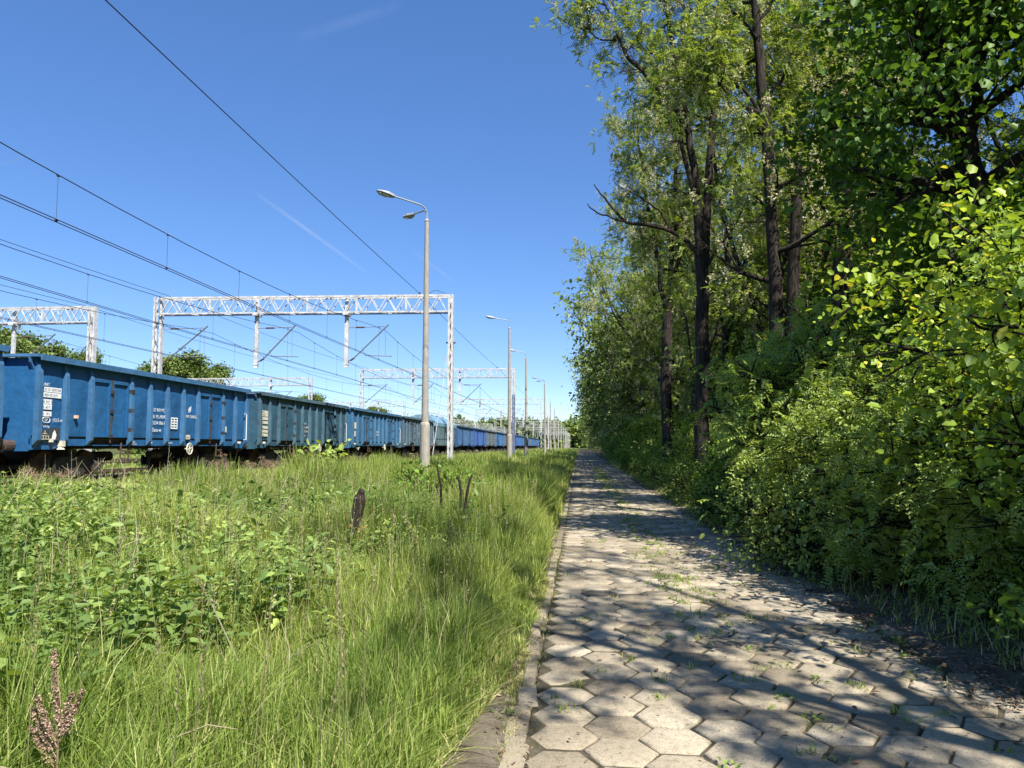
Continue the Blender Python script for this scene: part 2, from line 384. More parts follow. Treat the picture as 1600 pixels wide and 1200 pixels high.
# ================= railway =================
TX = [-10.6, -15.85, -20.6, -30.8, -35.8]          # track centres
RZ = .50                                           # rail top
Y0, Y1 = -12, 620
mb = MB()
for tx in TX:
    mb.quadbox([(tx-2.0,Y0,.1),(tx+2.0,Y0,.1),(tx+2.0,Y1,.1),(tx-2.0,Y1,.1),(tx-1.5,Y0,.37),(tx+1.5,Y0,.37),(tx+1.5,Y1,.37),(tx-1.5,Y1,.37)])
tag(mb.build('track_ballast', M['ballast']), kind='structure')
tl = ['overgrown railway track nearest the road in front of the wagons', 'railway track under the train of blue wagons',
      'railway track just behind the blue train, before the first row of far masts', 'railway track under the left gantry beyond the train, nearer of two', 'railway track furthest left across the yard']
for i, tx in enumerate(TX):
    t = empty('railway_track', (tx, 0, 0)); tag(t, tl[i], 'track', 'parallel tracks of the yard')
    for s in (-1, 1):
        m_ = MB(); x = s*.7535
        m_.box(x-.036, x+.036, Y0, Y1, RZ-.045, RZ); m_.box(x-.01, x+.01, Y0, Y1, RZ-.14, RZ-.045); m_.box(x-.07, x+.07, Y0, Y1, RZ-.155, RZ-.14)
        m_.build('rail', M['steel'], t)
    m_ = MB()
    for k in range(260): y = Y0+k*.62; m_.quadbox([(-1.25,y,.30),(1.25,y,.30),(1.25,y+.26,.30),(-1.25,y+.26,.30),(-1.25,y+.03,RZ-.158),(1.25,y+.03,RZ-.158),(1.25,y+.23,RZ-.158),(-1.25,y+.23,RZ-.158)])
    m_.build('sleeper_row', M['sleeper'], t)
# ---------------- open wagons ----------------
WL = 12.8; SB = EYE; TOP = EYE+2.38; HW = 1.45
POSTS = [0, 1.15, 2.25, 4.25, 5.33, 6.4, 7.47, 8.55, 10.55, 11.65, WL]
DOORS = [(2.25, 4.25), (8.55, 10.55)]
def text_mesh(s, size, mat):
    cu = bpy.data.curves.new('lettering', 'FONT'); cu.body = s; cu.size = size; cu.extrude = .001; cu.resolution_u = 2
    ob = bpy.data.objects.new('lettering_tmp', cu); C.objects.link(ob)
    bpy.context.view_layer.update()
    dg = bpy.context.evaluated_depsgraph_get(); me = bpy.data.meshes.new_from_object(ob.evaluated_get(dg))
    bpy.data.objects.remove(ob); me.materials.clear(); me.materials.append(mat); return me
def side_text(parent, s, y, z, size, mat=None, x=None, name='lettering'):
    me = text_mesh(s, size, mat or M['white'])
    o = link(name, me, parent); o.rotation_euler = (R(90), 0, R(90)); o.location = (HW+.012 if x is None else x, y, z); return o
def make_wagon():
    root = empty('open_wagon', (0,0,0))
    # local: x outwards (+ towards the road), y 0..WL, z world heights
    fl = SB+.24                                     # floor height
    wt = .05
    for s in (-1, 1):                               # side walls: panels bulged slightly between the posts
        m = MB()
        x1 = s*HW; x0 = s*(HW-wt)
        for a, b in zip(POSTS[:-1], POSTS[1:]):
            if (a, b) in DOORS:
                m.box(min(x0,x1), max(x0,x1), a, b, SB+2.02, TOP-.02); continue
            m.box(min(x0,x1), max(x0,x1), a+.004, b-.004, fl+.03, TOP-.02)
            n = 5; g = []
            for i in range(n+1):
                for j in range(n+1):
                    u, v = i/n, j/n
                    d = .035*math.sin(math.pi*u)*math.sin(math.pi*v)+.006
                    g.append((s*(HW+d if 0 < u < 1 and 0 < v < 1 else HW+.003), a+.04+(b-a-.08)*u, fl+.07+(TOP-.12-fl-.07)*v))
            b0 = len(m.v); m.v += g
            for i in range(n):
                for j in range(n):
                    q = (b0+i*(n+1)+j, b0+(i+1)*(n+1)+j, b0+(i+1)*(n+1)+j+1, b0+i*(n+1)+j+1)
                    m.f.append(q if s > 0 else tuple(reversed(q))); m.m.append(0)
        m.build('side_wall', M['paint'], root)
    for s in (-1, 1):                               # posts
        for k, y in enumerate(POSTS):
            m = MB()
            wdt = .13 if 0 < k < len(POSTS)-1 else .16
            yc = min(max(y, wdt/2), WL-wdt/2); d = .15
            X = lambda q: s*(HW+q)
            p = []
            for (z, dd) in ((SB+.02, .01), (SB+.16, d), (SB+1.2, d), (TOP-.42, d-.04), (TOP-.12, .03)):
                p.append((z, dd))
            for (z0, d0), (z1, d1) in zip(p[:-1], p[1:]):
                m.quadbox([(X(.0), yc-wdt/2, z0), (X(d0), yc-wdt/2, z0), (X(d0), yc+wdt/2, z0), (X(.0), yc+wdt/2, z0),
                           (X(.0), yc-wdt/2, z1), (X(d1), yc-wdt/2, z1), (X(d1), yc+wdt/2, z1), (X(.0), yc+wdt/2, z1)])
            m.build('side_post', M['paint'], root)
    m = MB()                                        # top rim with an outward lip
    for s in (-1, 1):
        a, b = s*(HW-.06), s*(HW+.20)
        m.box(min(a,b), max(a,b), -.02, WL+.02, TOP-.02, TOP+.06)
        c = s*(HW+.15); m.box(min(b,c), max(b,c), -.02, WL+.02, TOP-.10, TOP-.022)
    for e, y in ((-1, 0), (1, WL)):
        m.box(-HW-.15, HW+.15, min(y, y+e*.15), max(y, y+e*.15)-.001, TOP-.019, TOP+.058)
        for s in (-1, 1):
            x = s*(HW-.05)
            m.poly_prism([(x, y+e*.01, TOP-.02), (x, y+e*.15, TOP-.02), (x, y+e*.12, TOP-.16), (x, y+e*.01, TOP-.34)], (-s*.06, 0, 0))
    m.build('top_rim', M['paint'], root)
    for e, y in ((-1, 0.0), (1, WL)):               # end walls with ribs
        m = MB()
        m.box(-HW+wt, HW-wt, min(y, y-e*.05), max(y, y-e*.05), fl-.2, TOP-.03)
        for x in (-HW+.16, -.5, .5, HW-.16):
            if abs(x) > 1: continue
            m.box(x-.06, x+.06, min(y, y+e*.09), max(y, y+e*.09), fl-.1, TOP-.03)
        m.build('end_wall', M['paint'], root)
    m = MB(); m.box(-HW+wt, HW-wt, .05, WL-.05, fl-.06, fl); m.build('floor', M['rust'], root)
    for s in (-1, 1):                               # sole bars, cut away under the doors, and headstocks
        m = MB(); a = s*(HW-.02)
        prof = [(0,.195),(2.2,.195),(2.2,.03),(4.3,.03),(4.3,.195),(8.5,.195),(8.5,.03),(10.6,.03),(10.6,.195),(WL,.195),(WL,-.10),(WL-.85,-.10),(WL-1.1,0),(1.1,0),(.85,-.10),(0,-.10)]
        m.poly_prism([(a, y, SB+z) for y, z in prof], (-s*.08, 0, 0)); m.build('sole_bar', M['paint'], root)
    for e, y in ((-1, 0), (1, WL)):
        m = MB(); m.box(-HW+.02, HW-.105, min(y, y-e*.12)+.001, max(y, y-e*.12)-.001, SB-.14, SB+.20); m.build('headstock', M['paint'], root)
    m = MB(); m.box(-.35, .35, .3, WL-.3, SB-.10, SB+.15)
    for s in (-1, 1):
        m.box(min(s*(HW-.11), s*(HW-.045)), max(s*(HW-.11), s*(HW-.045)), .02, WL-.02, SB+.197, fl+.028)  # black strip puts the shade of the gap above the sole bar into colour
        for (u, v) in ((2.25, 4.25), (8.55, 10.55)): m.box(min(s*(HW-.22), s*(HW-.14)), max(s*(HW-.22), s*(HW-.14)), u, v, SB+.02, SB+.19)
    for y in (3.6, 4.6, 6.4, 8.2, 9.2): m.box(-HW+.12, HW-.12, y-.05, y+.05, SB-.05, SB+.16)
    m.tube([(-.5, 5.4, SB-.35), (-.5, 6.3, SB-.35)], .17, 10); m.tube([(.55, 7.0, SB-.3), (.55, 7.7, SB-.3)], .14, 10)
    m.build('underframe', M['black'], root)
    for s in (-1, 1):                               # doors on both sides
        for (a, b) in DOORS:
            mid = (a+b)/2
            for (u, v) in ((a+.09, mid-.03), (mid+.03, b-.09)):
                d = MB(); x = s*HW; z0 = fl+.02; z1 = SB+1.98
                d.box(min(x, x-s*.04), max(x, x-s*.04), u, v, z0, z1)
                for (y0, y1, q0, q1) in ((u, u+.08, z0, z1), (v-.08, v, z0, z1), (u+.081, v-.081, z0, z0+.07), (u+.081, v-.081, z1-.07, z1)):
                    d.box(min(x+s*.002, x+s*.055), max(x+s*.002, x+s*.055), y0, y1, q0, q1)
                o = d.build('door', M['paint'], root)
                if u > mid:
                    for zz in (z0+.25, (z0+z1)/2, z1-.25):
                        h = MB(); h.box(min(x, x+s*.15), max(x, x+s*.15), v+.02, v+.16, zz-.06, zz+.06); h.build('hinge', M['black'], o)
            k = MB(); x = s*(HW+.06)
            k.tube([(x, mid, fl-.15), (x, mid, TOP-.35)], .028, 6)
            for zz in (fl+.05, fl+.8, TOP-.75): k.box(min(x-s*.04, x+s*.05), max(x-s*.04, x+s*.05), mid-.06, mid+.06, zz-.05, zz+.05)
            k.bar((x, mid-.02, fl-.1), (x, mid+.10, fl+.9), .025)
            k.build('lock_bar', M['black'], root)
            st = MB()                               # step ladder under the door
            yy = b-.30; xx = s*(HW-.02)
            for q in (0, .42): st.bar((xx, yy+q, SB+.1), (xx, yy+q-.03, SB-.42), .035)
            for zz in (SB-.40, SB-.16): st.bar((xx, yy, zz), (xx, yy+.40, zz), .04)
            st.build('step', M['rust'], root)
    for yb in (2.25, WL-2.25):                      # bogies
        bo = MB()
        for s in (-1, 1):
            x = s*1.0
            bo.poly_prism([(x, yb-1.15, RZ+.58), (x, yb-.9, RZ+.30), (x, yb-.45, RZ+.28), (x, yb-.3, RZ+.18), (x, yb+.3, RZ+.18), (x, yb+.45, RZ+.28), (x, yb+.9, RZ+.30), (x, yb+1.15, RZ+.58), (x, yb+.6, RZ+.74), (x, yb-.6, RZ+.74)], (s*.13, 0, 0))
            for q in (-.9, .9):
                bo.box(min(s*.98, s*1.22), max(s*.98, s*1.22), yb+q-.16, yb+q+.16, RZ+.32, RZ+.62)
                for e in (-.27, .27): bo.tube([(s*1.1, yb+q+e, RZ+.35), (s*1.1, yb+q+e, RZ+.70)], .075, 8)
        bo.box(-1.0, 1.0, yb-.2, yb+.2, RZ+.45, RZ+.95)
        bogie = bo.build('bogie', M['black'], root)
        for q in (-.9, .9):
            wm = MB()
            for s in (-1, 1):
                wm.tube([(s*.68, yb+q, RZ+.46), (s*.72, yb+q, RZ+.46), (s*.721, yb+q, RZ+.46), (s*.82, yb+q, RZ+.46)], [.485, .49, .462, .455], 20)
            wm.tube([(-.9, yb+q, RZ+.46), (.9, yb+q, RZ+.46)], .08, 8)
            wm.build('wheelset', M['rust'], bogie)
    for e, y in ((-1, 0), (1, WL)):                 # buffers
        for x in (-.875, .875):
            b_ = MB(); b_.tube([(x, y, SB+.02), (x, y+e*.32, SB+.02), (x, y+e*.33, SB+.02), (x, y+e*.55, SB+.02)], [.14, .14, .10, .10], 12)
            b_.tube([(x, y+e*.55, SB+.02), (x, y+e*.60, SB+.02)], [.24, .25], 16)
            b_.build('buffer', M['steel'], root)
        c_ = MB(); c_.bar((0, y, SB), (0, y+e*.6, SB-.05), .09)
        c_.build('coupling', M['black'], root)
        for s in (-1, 1):                           # grab handle, bent white rod
            h = MB(); x = s*(HW+.03); yy = y-e*.16
            pts = [(x-s*.02, yy, SB+1.32), (x+s*.09, yy, SB+1.32), (x+s*.09, yy, SB+.3), (x-s*.02, yy, SB+.3)]
            if s > 0 and e > 0:
                pts = [(x+s*.10, y-.42, SB+1.36), (x+s*.10, y-.20, SB+1.36), (x+s*.10, y-.20, SB+.26), (x+s*.10, y-.42, SB+.26)]
            h.tube(pts, .017, 6); h.build('grab_handle', M['white'], root)
            l = MB(); l.box(min(s*HW, s*(HW+.10)), max(s*HW, s*(HW+.10)), (.60 if e < 0 else WL-.72), (.69 if e < 0 else WL-.63), SB+.10, SB+.19)
            l.build('lamp_bracket', M['cream'], root)
    hw = MB(); ring = [(HW+.10, 7.95+.20*math.cos(a), SB-.11+.20*math.sin(a)) for a in [2*math.pi*k/24 for k in range(25)]]
    hw.tube(ring, .022, 6, cap=False)
    for k in range(3):
        a = k*math.pi/3+.3; hw.bar((HW+.10, 7.95+.19*math.cos(a), SB-.11+.19*math.sin(a)), (HW+.10, 7.95-.19*math.cos(a), SB-.11-.19*math.sin(a)), .022)
    hw.tube([(HW-.1, 7.95, SB-.11), (HW+.13, 7.95, SB-.11)], .03, 6)
    hw.build('brake_wheel', M['cream'], root)
    return root
wagon = make_wagon()
COL = [((.022,.120,.295), .35, 'bright blue'), ((.019,.110,.268), .4, 'bright blue'), ((.034,.096,.145), .9, 'weathered teal'),
       ((.040,.135,.25), .8, 'faded light blue'), ((.080,.13,.18), .9, 'chalky grey-blue')]
seq = [((.045,.11,.27), .4), ((.030,.075,.38), .3), ((.15,.17,.19), .9), ((.04,.16,.40), .4), ((.15,.13,.12), .9), ((.022,.075,.42), .3),
       ((.03,.13,.45), .3), ((.05,.14,.28), .6), ((.03,.11,.40), .3), ((.12,.16,.22), .8), ((.03,.10,.40), .3), ((.07,.14,.20), .9), ((.03,.12,.42), .3)]
def setcol(o, c, a, names=('side_wall','side_post','top_rim','end_wall','sole_bar','door')):
    f = o.name.startswith(('side_post', 'top_rim'))
    k = (.10, .215, .345) if c[2] > .2 else (.13, .20, .235)
    o.color = (*[x*(.52 if f else 1)+y*(.48 if f else 0) for x, y in zip(c, k)], a)
    for ch in o.children: setcol(ch, c, a)
STEP = 14.04; YW = 18.80
wagons = []
lab = ['cut-off blue open wagon at the left edge of the photo, nearest the camera',
       'bright blue open goods wagon with white lettering, second from the left edge',
       'weathered teal open wagon right behind the lettered bright blue one',
       'faded light blue open wagon with rust stains behind the teal wagon',
       'chalky grey-blue open wagon in front of the covered hopper wagon']
for i in range(5):
    o = wagon if i == 0 else copy_tree(wagon)
    o.location = (TX[1], YW+(i-1)*STEP, .0); setcol(o, COL[i][0], COL[i][1])
    if i == 0: o.location.z = .06
    tag(o, lab[i], 'goods wagon', 'open wagons of the long blue train'); wagons.append(o)
seqn = ['dull navy', 'royal blue', 'pale grey', 'mid blue', 'brown-grey', 'vivid royal blue', 'clear blue', 'dark teal-blue', 'blue', 'bluish grey', 'blue', 'dark green-blue', 'blue']
for i, (c, a) in enumerate(seq):
    c = tuple(q*.8 for q in c)
    o = copy_tree(wagon, None, ('lock_bar', 'step', 'grab_handle', 'lamp_bracket', 'coupling', 'hinge', 'brake_wheel', 'wheelset'))
    o.location = (TX[1], YW+(i+5)*STEP, 0); setcol(o, c, a)
    tag(o, '%s open wagon, %s one beyond the pale covered hopper wagon' % (seqn[i], ORD[i]), 'goods wagon', 'open wagons of the long blue train'); wagons.append(o)
# lettering on the second wagon (bright blue), and its tables
W1 = wagons[1]
def plate(parent, y0, y1, z0, z1, mat, x=HW+.018, name='marking_panel'):
    m = MB(); m.box(x-.004, x, y0, y1, z0, z1); return m.build(name, mat, parent)
def panel_bulge(y): return HW+.045
X1 = HW+.052
def grid(parent, y0, y1, z0, z1, ny, nz, t=.018, mat=None, name='marking_table'):
    m = MB(); x = X1
    for k in range(ny+1): y = y0+(y1-y0)*k/ny; m.box(x-.004, x, y-t/2, y+t/2, z0-t/2, z1+t/2)
    for k in range(nz+1):
        z = z0+(z1-z0)*k/nz
        for j in range(ny): m.box(x-.004, x, y0+(y1-y0)*j/ny+t/2, y0+(y1-y0)*(j+1)/ny-t/2, z-t/2, z+t/2)
    return m.build(name, mat or M['white'], parent)
def T(s, y, z, size, mat=None, parent=None): return side_text(parent or W1, s, y, z, size, mat, X1)
T('UNIT', .24, SB+1.62, .11)
plate(W1, .30, .98, SB+1.46, SB+1.59, M['white'], X1); side_text(W1, '31 51 5370 334', .32, SB+1.49, .10, M['plaque'], X1+.003)
plate(W1, .22, .98, SB+1.31, SB+1.445, M['white'], X1); side_text(W1, '1 REV 07.10.71', .24, SB+1.34, .10, M['plaque'], X1+.003)
for (z0, z1, a, b) in ((SB+1.13, SB+1.26, 'A  B C  D', .09), (SB+.98, SB+1.12, 'S  60 71', .09), (SB+.80, SB+.93, '+  19 t', .10)):
    plate(W1, .26, .62, z0, z1, M['white'], X1); side_text(W1, a, .28, z0+.03, b, M['plaque'], X1+.003)
m = MB(); ring = []
for k in range(25):
    a = 2*math.pi*k/24; ring.append((X1, .43+.14*math.copysign(abs(math.cos(a))**.6, math.cos(a)), SB+.70+.07*math.copysign(abs(math.sin(a))**.6, math.sin(a))))
m.tube(ring, .010, 5, cap=False); m.build('oval_mark', M['white'], W1)
T('GP', .36, SB+.665, .10)
T('|12.5 m|', .68, SB+.66, .13); T('7 220 kg', .26, SB+.50, .085)
plate(W1, .22, .58, SB+.16, SB+.44, M['plaque'], X1-.004); grid(W1, .25, .56, SB+.18, SB+.27, 3, 1, .016, M['cream'])
m = MB(); m.box(X1-.004, X1, .40, .42, SB+.34, SB+.42); m.box(X1-.004, X1, .33, .49, SB+.32, SB+.339); m.build('load_mark', M['cream'], W1)
m = MB()                                             # label holder with a torn paper
m.box(X1-.004, X1+.01, .60, .98, SB+.15, SB+.50); m.build('label_holder', M['plaque'], W1)
m = MB(); m.poly_prism([(X1+.012, .66, SB+.18), (X1+.012, .80, SB+.17), (X1+.012, .84, SB+.30), (X1+.012, .76, SB+.43), (X1+.012, .69, SB+.33)], (.004, 0, 0)); m.build('paper_label', M['white'], W1)
for (yy, zz) in ((1.55, SB+.78),):
    m = MB(); m.box(X1-.01, X1+.08, yy, yy+.09, zz, zz+.09); m.build('lamp_bracket', M['lens'], W1)
T('37 RIV PC', 5.56, SB+1.16, .17); T('51 PL-PKPC', 5.54, SB+.93, .17); T('5334 006-1', 5.54, SB+.72, .17); T('Eaos-w', 5.54, SB+.48, .19)
grid(W1, 6.72, 7.12, SB+.62, SB+.98, 2, 4, .045)
side_text(W1, 'PKP CARGO', 7.66, SB+1.02, .16, M['white'], X1-.005)
m = MB(); cy, cz = 7.98, SB+1.34                     # emblem: two slanted strokes with a bar
for q in (-1, 1):
    m.poly_prism([(X1-.02, cy+q*.05-.03, cz-.10+q*.02), (X1-.02, cy+q*.05+.03, cz-.10+q*.02), (X1-.02, cy+q*.05+.03+.03, cz+.10+q*.02), (X1-.02, cy+q*.05-.03+.03, cz+.10+q*.02)], (.006, 0, 0))
m.bar((X1-.015, cy-.10, cz-.02), (X1-.015, cy+.10, cz+.03), .006, .035); m.build('emblem', M['white'], W1)
plate(W1, 7.75, 8.05, SB+.24, SB+.40, M['cream'], X1); side_text(W1, '28.10', 7.77, SB+.27, .10, M['plaque'], X1+.003)
plate(W1, 10.75, 10.95, SB+.55, SB+.78, M['cream'], X1)
side_text(W1, 'P', 11.80, SB+.95, .16, M['white'], X1); side_text(W1, 'R', 11.80, SB+.75, .16, M['white'], X1)
side_text(W1, '3 x 20 t', 4.45, SB+.10, .08, M['white'], HW-.015); side_text(W1, 'ZNTK  05.19', 4.45, SB+.03, .06, M['white'], HW-.015)
side_text(W1, 'HAMULEC', 6.7, SB+.08, .06, M['white'], HW-.015); side_text(W1, 'REW', 5.5, SB+.07, .09, M['white'], HW-.015)
m = MB(); m.box(HW-.02, HW+.14, 1.0, 1.12, SB-.02, SB+.14); m.tube([(HW+.05, 1.06, SB-.02), (HW+.05, 1.06, SB-.10)], [.05, .11], 10); m.build('towing_hook', M['cream'], W1)
W2 = wagons[2]
for (z, s_) in ((1.50, 'UNIT 31'), (1.36, '51 5378'), (1.20, '60 t'), (1.02, 'A B C'), (.80, 'S  60'), (.62, '21 t'), (.45, '12.5 m')):
    plate(W2, .24, 1.0, SB+z-.02, SB+z+.11, M['cream'], X1); side_text(W2, s_, .26, SB+z, .11, M['plaque'], X1+.003)
T('31 RIV', 5.5, SB+1.1, .16, M['cream'], W2); T('51 PL-PKPC', 5.5, SB+.9, .16, M['cream'], W2); T('5378 214-6', 5.5, SB+.7, .16, M['cream'], W2); T('Eaos', 5.5, SB+.5, .16, M['cream'], W2)
W3 = wagons[3]; plate(W3, .3, .9, SB+1.1, SB+1.5, M['cream'], X1); plate(W3, .3, .8, SB+.6, SB+.95, M['cream'], X1)
T('51 PL-PKPC', 5.5, SB+.9, .18, M['white'], W3); T('5331 490-2', 5.5, SB+.7, .18, M['white'], W3)
W4 = wagons[4]; T('51 PL-PKPC', 5.5, SB+1.0, .2, M['white'], W4); T('5334 117-6', 5.5, SB+.75, .2, M['white'], W4)
# ---------------- covered hopper wagon ----------------
def make_hopper():
    root = empty('hopper_wagon', (TX[1], YW+4*STEP, 0)); L = 12.8
    m = MB(); prof = [(-1.5, SB+2.0), (-1.5, SB+2.35), (-1.05, SB+2.95), (-.5, SB+3.15), (.5, SB+3.15), (1.05, SB+2.95), (1.5, SB+2.35), (1.5, SB+2.0)]
    m.poly_prism([(x, -.1, z) for x, z in prof], (0, L+.2, 0))
    for y in (3, 6.2, 9.4): m.box(-.55, .55, y-.5, y+.5, SB+3.151, SB+3.24)
    m.build('roof', M['roofblue'], root)
    m = MB()
    m.quadbox([(-1.4,1.6,SB+.1),(1.4,1.6,SB+.1),(1.4,L-1.6,SB+.1),(-1.4,L-1.6,SB+.1),(-1.45,0,SB+1.995),(1.45,0,SB+1.995),(1.45,L,SB+1.995),(-1.45,L,SB+1.995)])
    for s in (-1, 1):
        for k in range(10):
            y = 1.6+k*(L-3.2)/9; m.box(min(s*1.40, s*1.50), max(s*1.40, s*1.50), y-.05, y+.05, SB+.05, SB+1.99)
        m.box(min(s*1.30, s*1.47), max(s*1.30, s*1.47), .0, L, SB+.72, SB+.80)
    o = m.build('hopper_body', M['paint'], root); o.color = (.11, .17, .19, .7)
    m = MB()
    for s in (-1, 1): m.box(min(s*1.3, s*1.4), max(s*1.3, s*1.4), 0, L, SB, SB+.2)
    for y in (.05, L-.05): m.box(-1.4, 1.4, y-.05, y+.05, SB-.1, SB+.3)
    m.build('sole_bar', M['black'], root)
    for s_, y in ((1, .3), (1, 1.0)):
        h = MB()
        for q in (0, .35): h.bar((1.42, y*1.6+q, SB+.2), (1.48, y*1.6+q, SB+2.0), .03)
        for k in range(6): h.bar((1.44, y*1.6, SB+.4+k*.28), (1.44, y*1.6+.35, SB+.4+k*.28), .025)
        h.build('ladder', M['roofblue'], root)
    for ch in wagon.children:
        if ch.name.startswith(('bogie', 'buffer')): copy_tree(ch, root, ())
    return root
tag(make_hopper(), 'covered hopper wagon with a pale blue arched roof rising above the open wagons', 'goods wagon')
# ---------------- gantries ----------------
HB = 8.0+EYE                                       # top of beam
XR, XL = -6.75, -22.7
def lattice_mast(m, x, y, z0, z1, w=.42, d=.30, mi=0):
    for sx in (-1, 1):
        xx = x+sx*(w/2-.05)
        m.box(xx-.05, xx+.05, y-d/2, y-d/2+.02, z0, z1, mi); m.box(xx-.05, xx+.05, y+d/2-.02, y+d/2, z0, z1, mi)
        m.box(xx+sx*.03, xx+sx*.05, y-d/2+.021, y+d/2-.021, z0, z1, mi)
    n = max(2, int((z1-z0)/.55)); zz = np.linspace(z0+.1, z1-.1, n+1); sgn = 1
    for a, b in zip(zz[:-1], zz[1:]):
        for yy in (y-d/2-.004, y+d/2+.004): m.bar((x-sgn*(w/2-.08), yy, a), (x+sgn*(w/2-.08), yy, b), .05, .012, mi)
        sgn = -sgn
def make_gantry(xl, xr, hangs, arms, group, narrow=True, hb=HB, guy=True):
    root = empty('catenary_gantry', (0, 0, 0))
    z0 = float(gz(xr))-.1
    m = MB(); lattice_mast(m, xr, 0, z0, hb+.02, .27 if narrow else .42, .42 if narrow else .3); m.build('mast', M['greywhite'], root)
    m = MB(); lattice_mast(m, xl, 0, z0, hb+.02, .46, .3); m.build('mast', M['greywhite'], root)
    m = MB(); bh = .95; d = .28
    for y in (-d, d):
        m.box(xl+.1, xr-.1, y-.035, y+.035, hb-.10, hb); m.box(xl+.1, xr-.1, y-.035, y+.035, hb-bh, hb-bh+.08)
        n = int(round((xr-xl-.5)/.45)); n += n % 2; X = np.linspace(xl+.28, xr-.2, n+1)
        for k in range(n):
            up = k % 2
            m.bar((X[k], y, hb-.09 if up else hb-bh+.07), (X[k+1], y, hb-bh+.07 if up else hb-.09), .045, .045)
    X = np.linspace(xl+.5, xr-.5, 18)
    for k in range(17):
        s = 1 if k % 2 else -1
        m.bar((X[k], -s*d, hb-.02), (X[k+1], s*d, hb-.02), .04, .04); m.bar((X[k], -s*d, hb-bh+.04), (X[k+1], s*d, hb-bh+.04), .04, .04)
    for k in range(1, 6):
        x = xl+(xr-xl)*k/6+.3; m.bar((x, -d, hb-.1), (x, -d, hb-bh+.1), .10, .05)
    m.build('beam', M['greywhite'], root)
    for x in hangs:
        m = MB(); m.box(x-.10, x+.10, -.07, .07, hb-3.85, hb-.12); m.box(x-.14, x+.14, -.34, .34, hb-bh-.10, hb-bh-.005); m.box(x-.13, x+.13, -.09, .09, hb-3.70, hb-3.62)
        m.build('hanging_post', M['greywhite'], root)
    for (x0, x1) in arms:                           # registration: slanted cantilever, horizontal stay, steady arm
        m = MB(); zt = EYE+6.35; zb = hb-3.5
        m.tube([(x0+.1, 0, zb), (x0+.35, 0, zb+.1), (x1+.15, 0, zt+.10)], [.035, .035, .04], 6)
        m.tube([(x0+.1, 0, zt-.05), (x0+.6, 0, zt-.04)], .02, 5); m.tube([(x0+.6, 0, zt-.04), (x1-.05, 0, zt)], .022, 5)
        zc = EYE+4.72
        m.tube([(x1-1.1, 0, zc+.08), (x1+.35, 0, zc+.03)], .024, 5); m.tube([(x1-1.1, 0, zc+.08), (x1-1.25, 0, zb+ (zt+.1-zb)*((x1-1.25-x0)/(x1-x0+.15)))], .015, 5)
        m.tube([(x1, 0, zc+.05), (x1-.02, 0, zt)], .010, 4)
        ar = m.build('cantilever_arm', M['arm'], root)
        n_ = MB(); n_.tube([(x0+.5, 0, zt-.04), (x0+.95, 0, zt-.035)], .045, 8); n_.build('insulator', M['insul'], ar); n_ = MB(); n_.tube([(x0+.22, 0, zb+.03), (x0+.42, 0, zb+.16)], .05, 8); n_.build('insulator', M['insul'], ar)
    if guy:
        m = MB(); m.tube([(xr-.1, -.25, EYE+5.2), (xr-.95, -.6, float(gz(xr))-.1)], .022, 6); m.build('guy_rod', M['greywhite'], root)
        m = MB(); m.tube([(xr-.25, 0, EYE+5.45), (xr+.25, 0, EYE+5.45)], .05, 6); m.tube([(xr+.05, 0, EYE+5.0), (xr+.05, 0, EYE+5.5)], .07, 8); m.build('anchor_bracket', M['insul'], root)
        m = MB(); pts = [(xr-.1, 0, hb)]+[(xr-.3-1.0*t, 0, hb+.28*math.sin(math.pi*t)) for t in (.2, .4, .6, .8)]+[(xr-1.3, 0, hb+.02)]; m.tube(pts, .012, 5); m.build('jumper_wire', M['wire'], root)
    m = MB(); m.tube([(-8.45, 0, hb), (-8.45, 0, hb+.18)], .05, 8); m.build('insulator', M['insul'], root) if xr > -10 else None
    return root
g0 = make_gantry(XL, XR, (-17.25, -12.35), ((XL+.2, TX[2]+.5+.0), (-17.25, TX[1]+.55), (-12.35, TX[0]+.35)), '')
gy = [39.3, 78.0, 129, 167, 205, 246, 288, 330, 372, 415, 458, 500, 545]
for i, y in enumerate(gy):
    o = g0 if i == 0 else (copy_tree(g0, None, ('guy_rod', 'anchor_bracket', 'jumper_wire')) if i < 5 else copy_tree(g0, None, ('guy_rod', 'anchor_bracket', 'jumper_wire', 'insulator')))
    if i == 0:
        o.rotation_euler.z = R(2.2); o.location = (XR-(Matrix.Rotation(R(2.2), 3, 'Z') @ Vector((XR, 0, 0))).x, y-(Matrix.Rotation(R(2.2), 3, 'Z') @ Vector((XR, 0, 0))).y, 0)
    else: o.location = (.3 if i == 2 else 0, y, 0)
    tag(o, ('white lattice catenary gantry with a guy rod, nearest one over the blue train' if i == 0 else
            'white lattice catenary gantry over the train, %s one counted from the camera' % ORD[i]), 'gantry', 'catenary gantries over the train track')
    if i == 1:                                      # its right mast has a dark slate lower half
        for ch in o.children:
            if ch.name.startswith('mast'):
                mm = MB(); z0 = float(gz(XR))-.1; lattice_mast(mm, XR, 0, z0, EYE+5.3, .30, .45); c = mm.build('lower_casing', M['slate'], o); tag(c, 'dark slate lower half of mast'); break
g1 = make_gantry(-47.5, -28.2, (-33.0, -38.2), ((-33.0, TX[3]+.2), (-38.2, TX[4]+.2)), '', False, HB, False)
ly = [40.8, 86, 134, 180, 226, 272, 318, 364, 410]
for i, y in enumerate(ly):
    o = g1 if i == 0 else copy_tree(g1, None, ('insulator',) if i > 3 else ())
    o.location = (.3 if i == 0 else -3.2, y, 0)
    if i == 0: o.rotation_euler.z = 0
    tag(o, ('white lattice gantry at the left edge of the photo, over the far yard tracks' if i == 0 else
            'white lattice gantry across the far yard behind the train, %s one from the left edge' % ORD[i]), 'gantry', 'catenary gantries over the far yard')
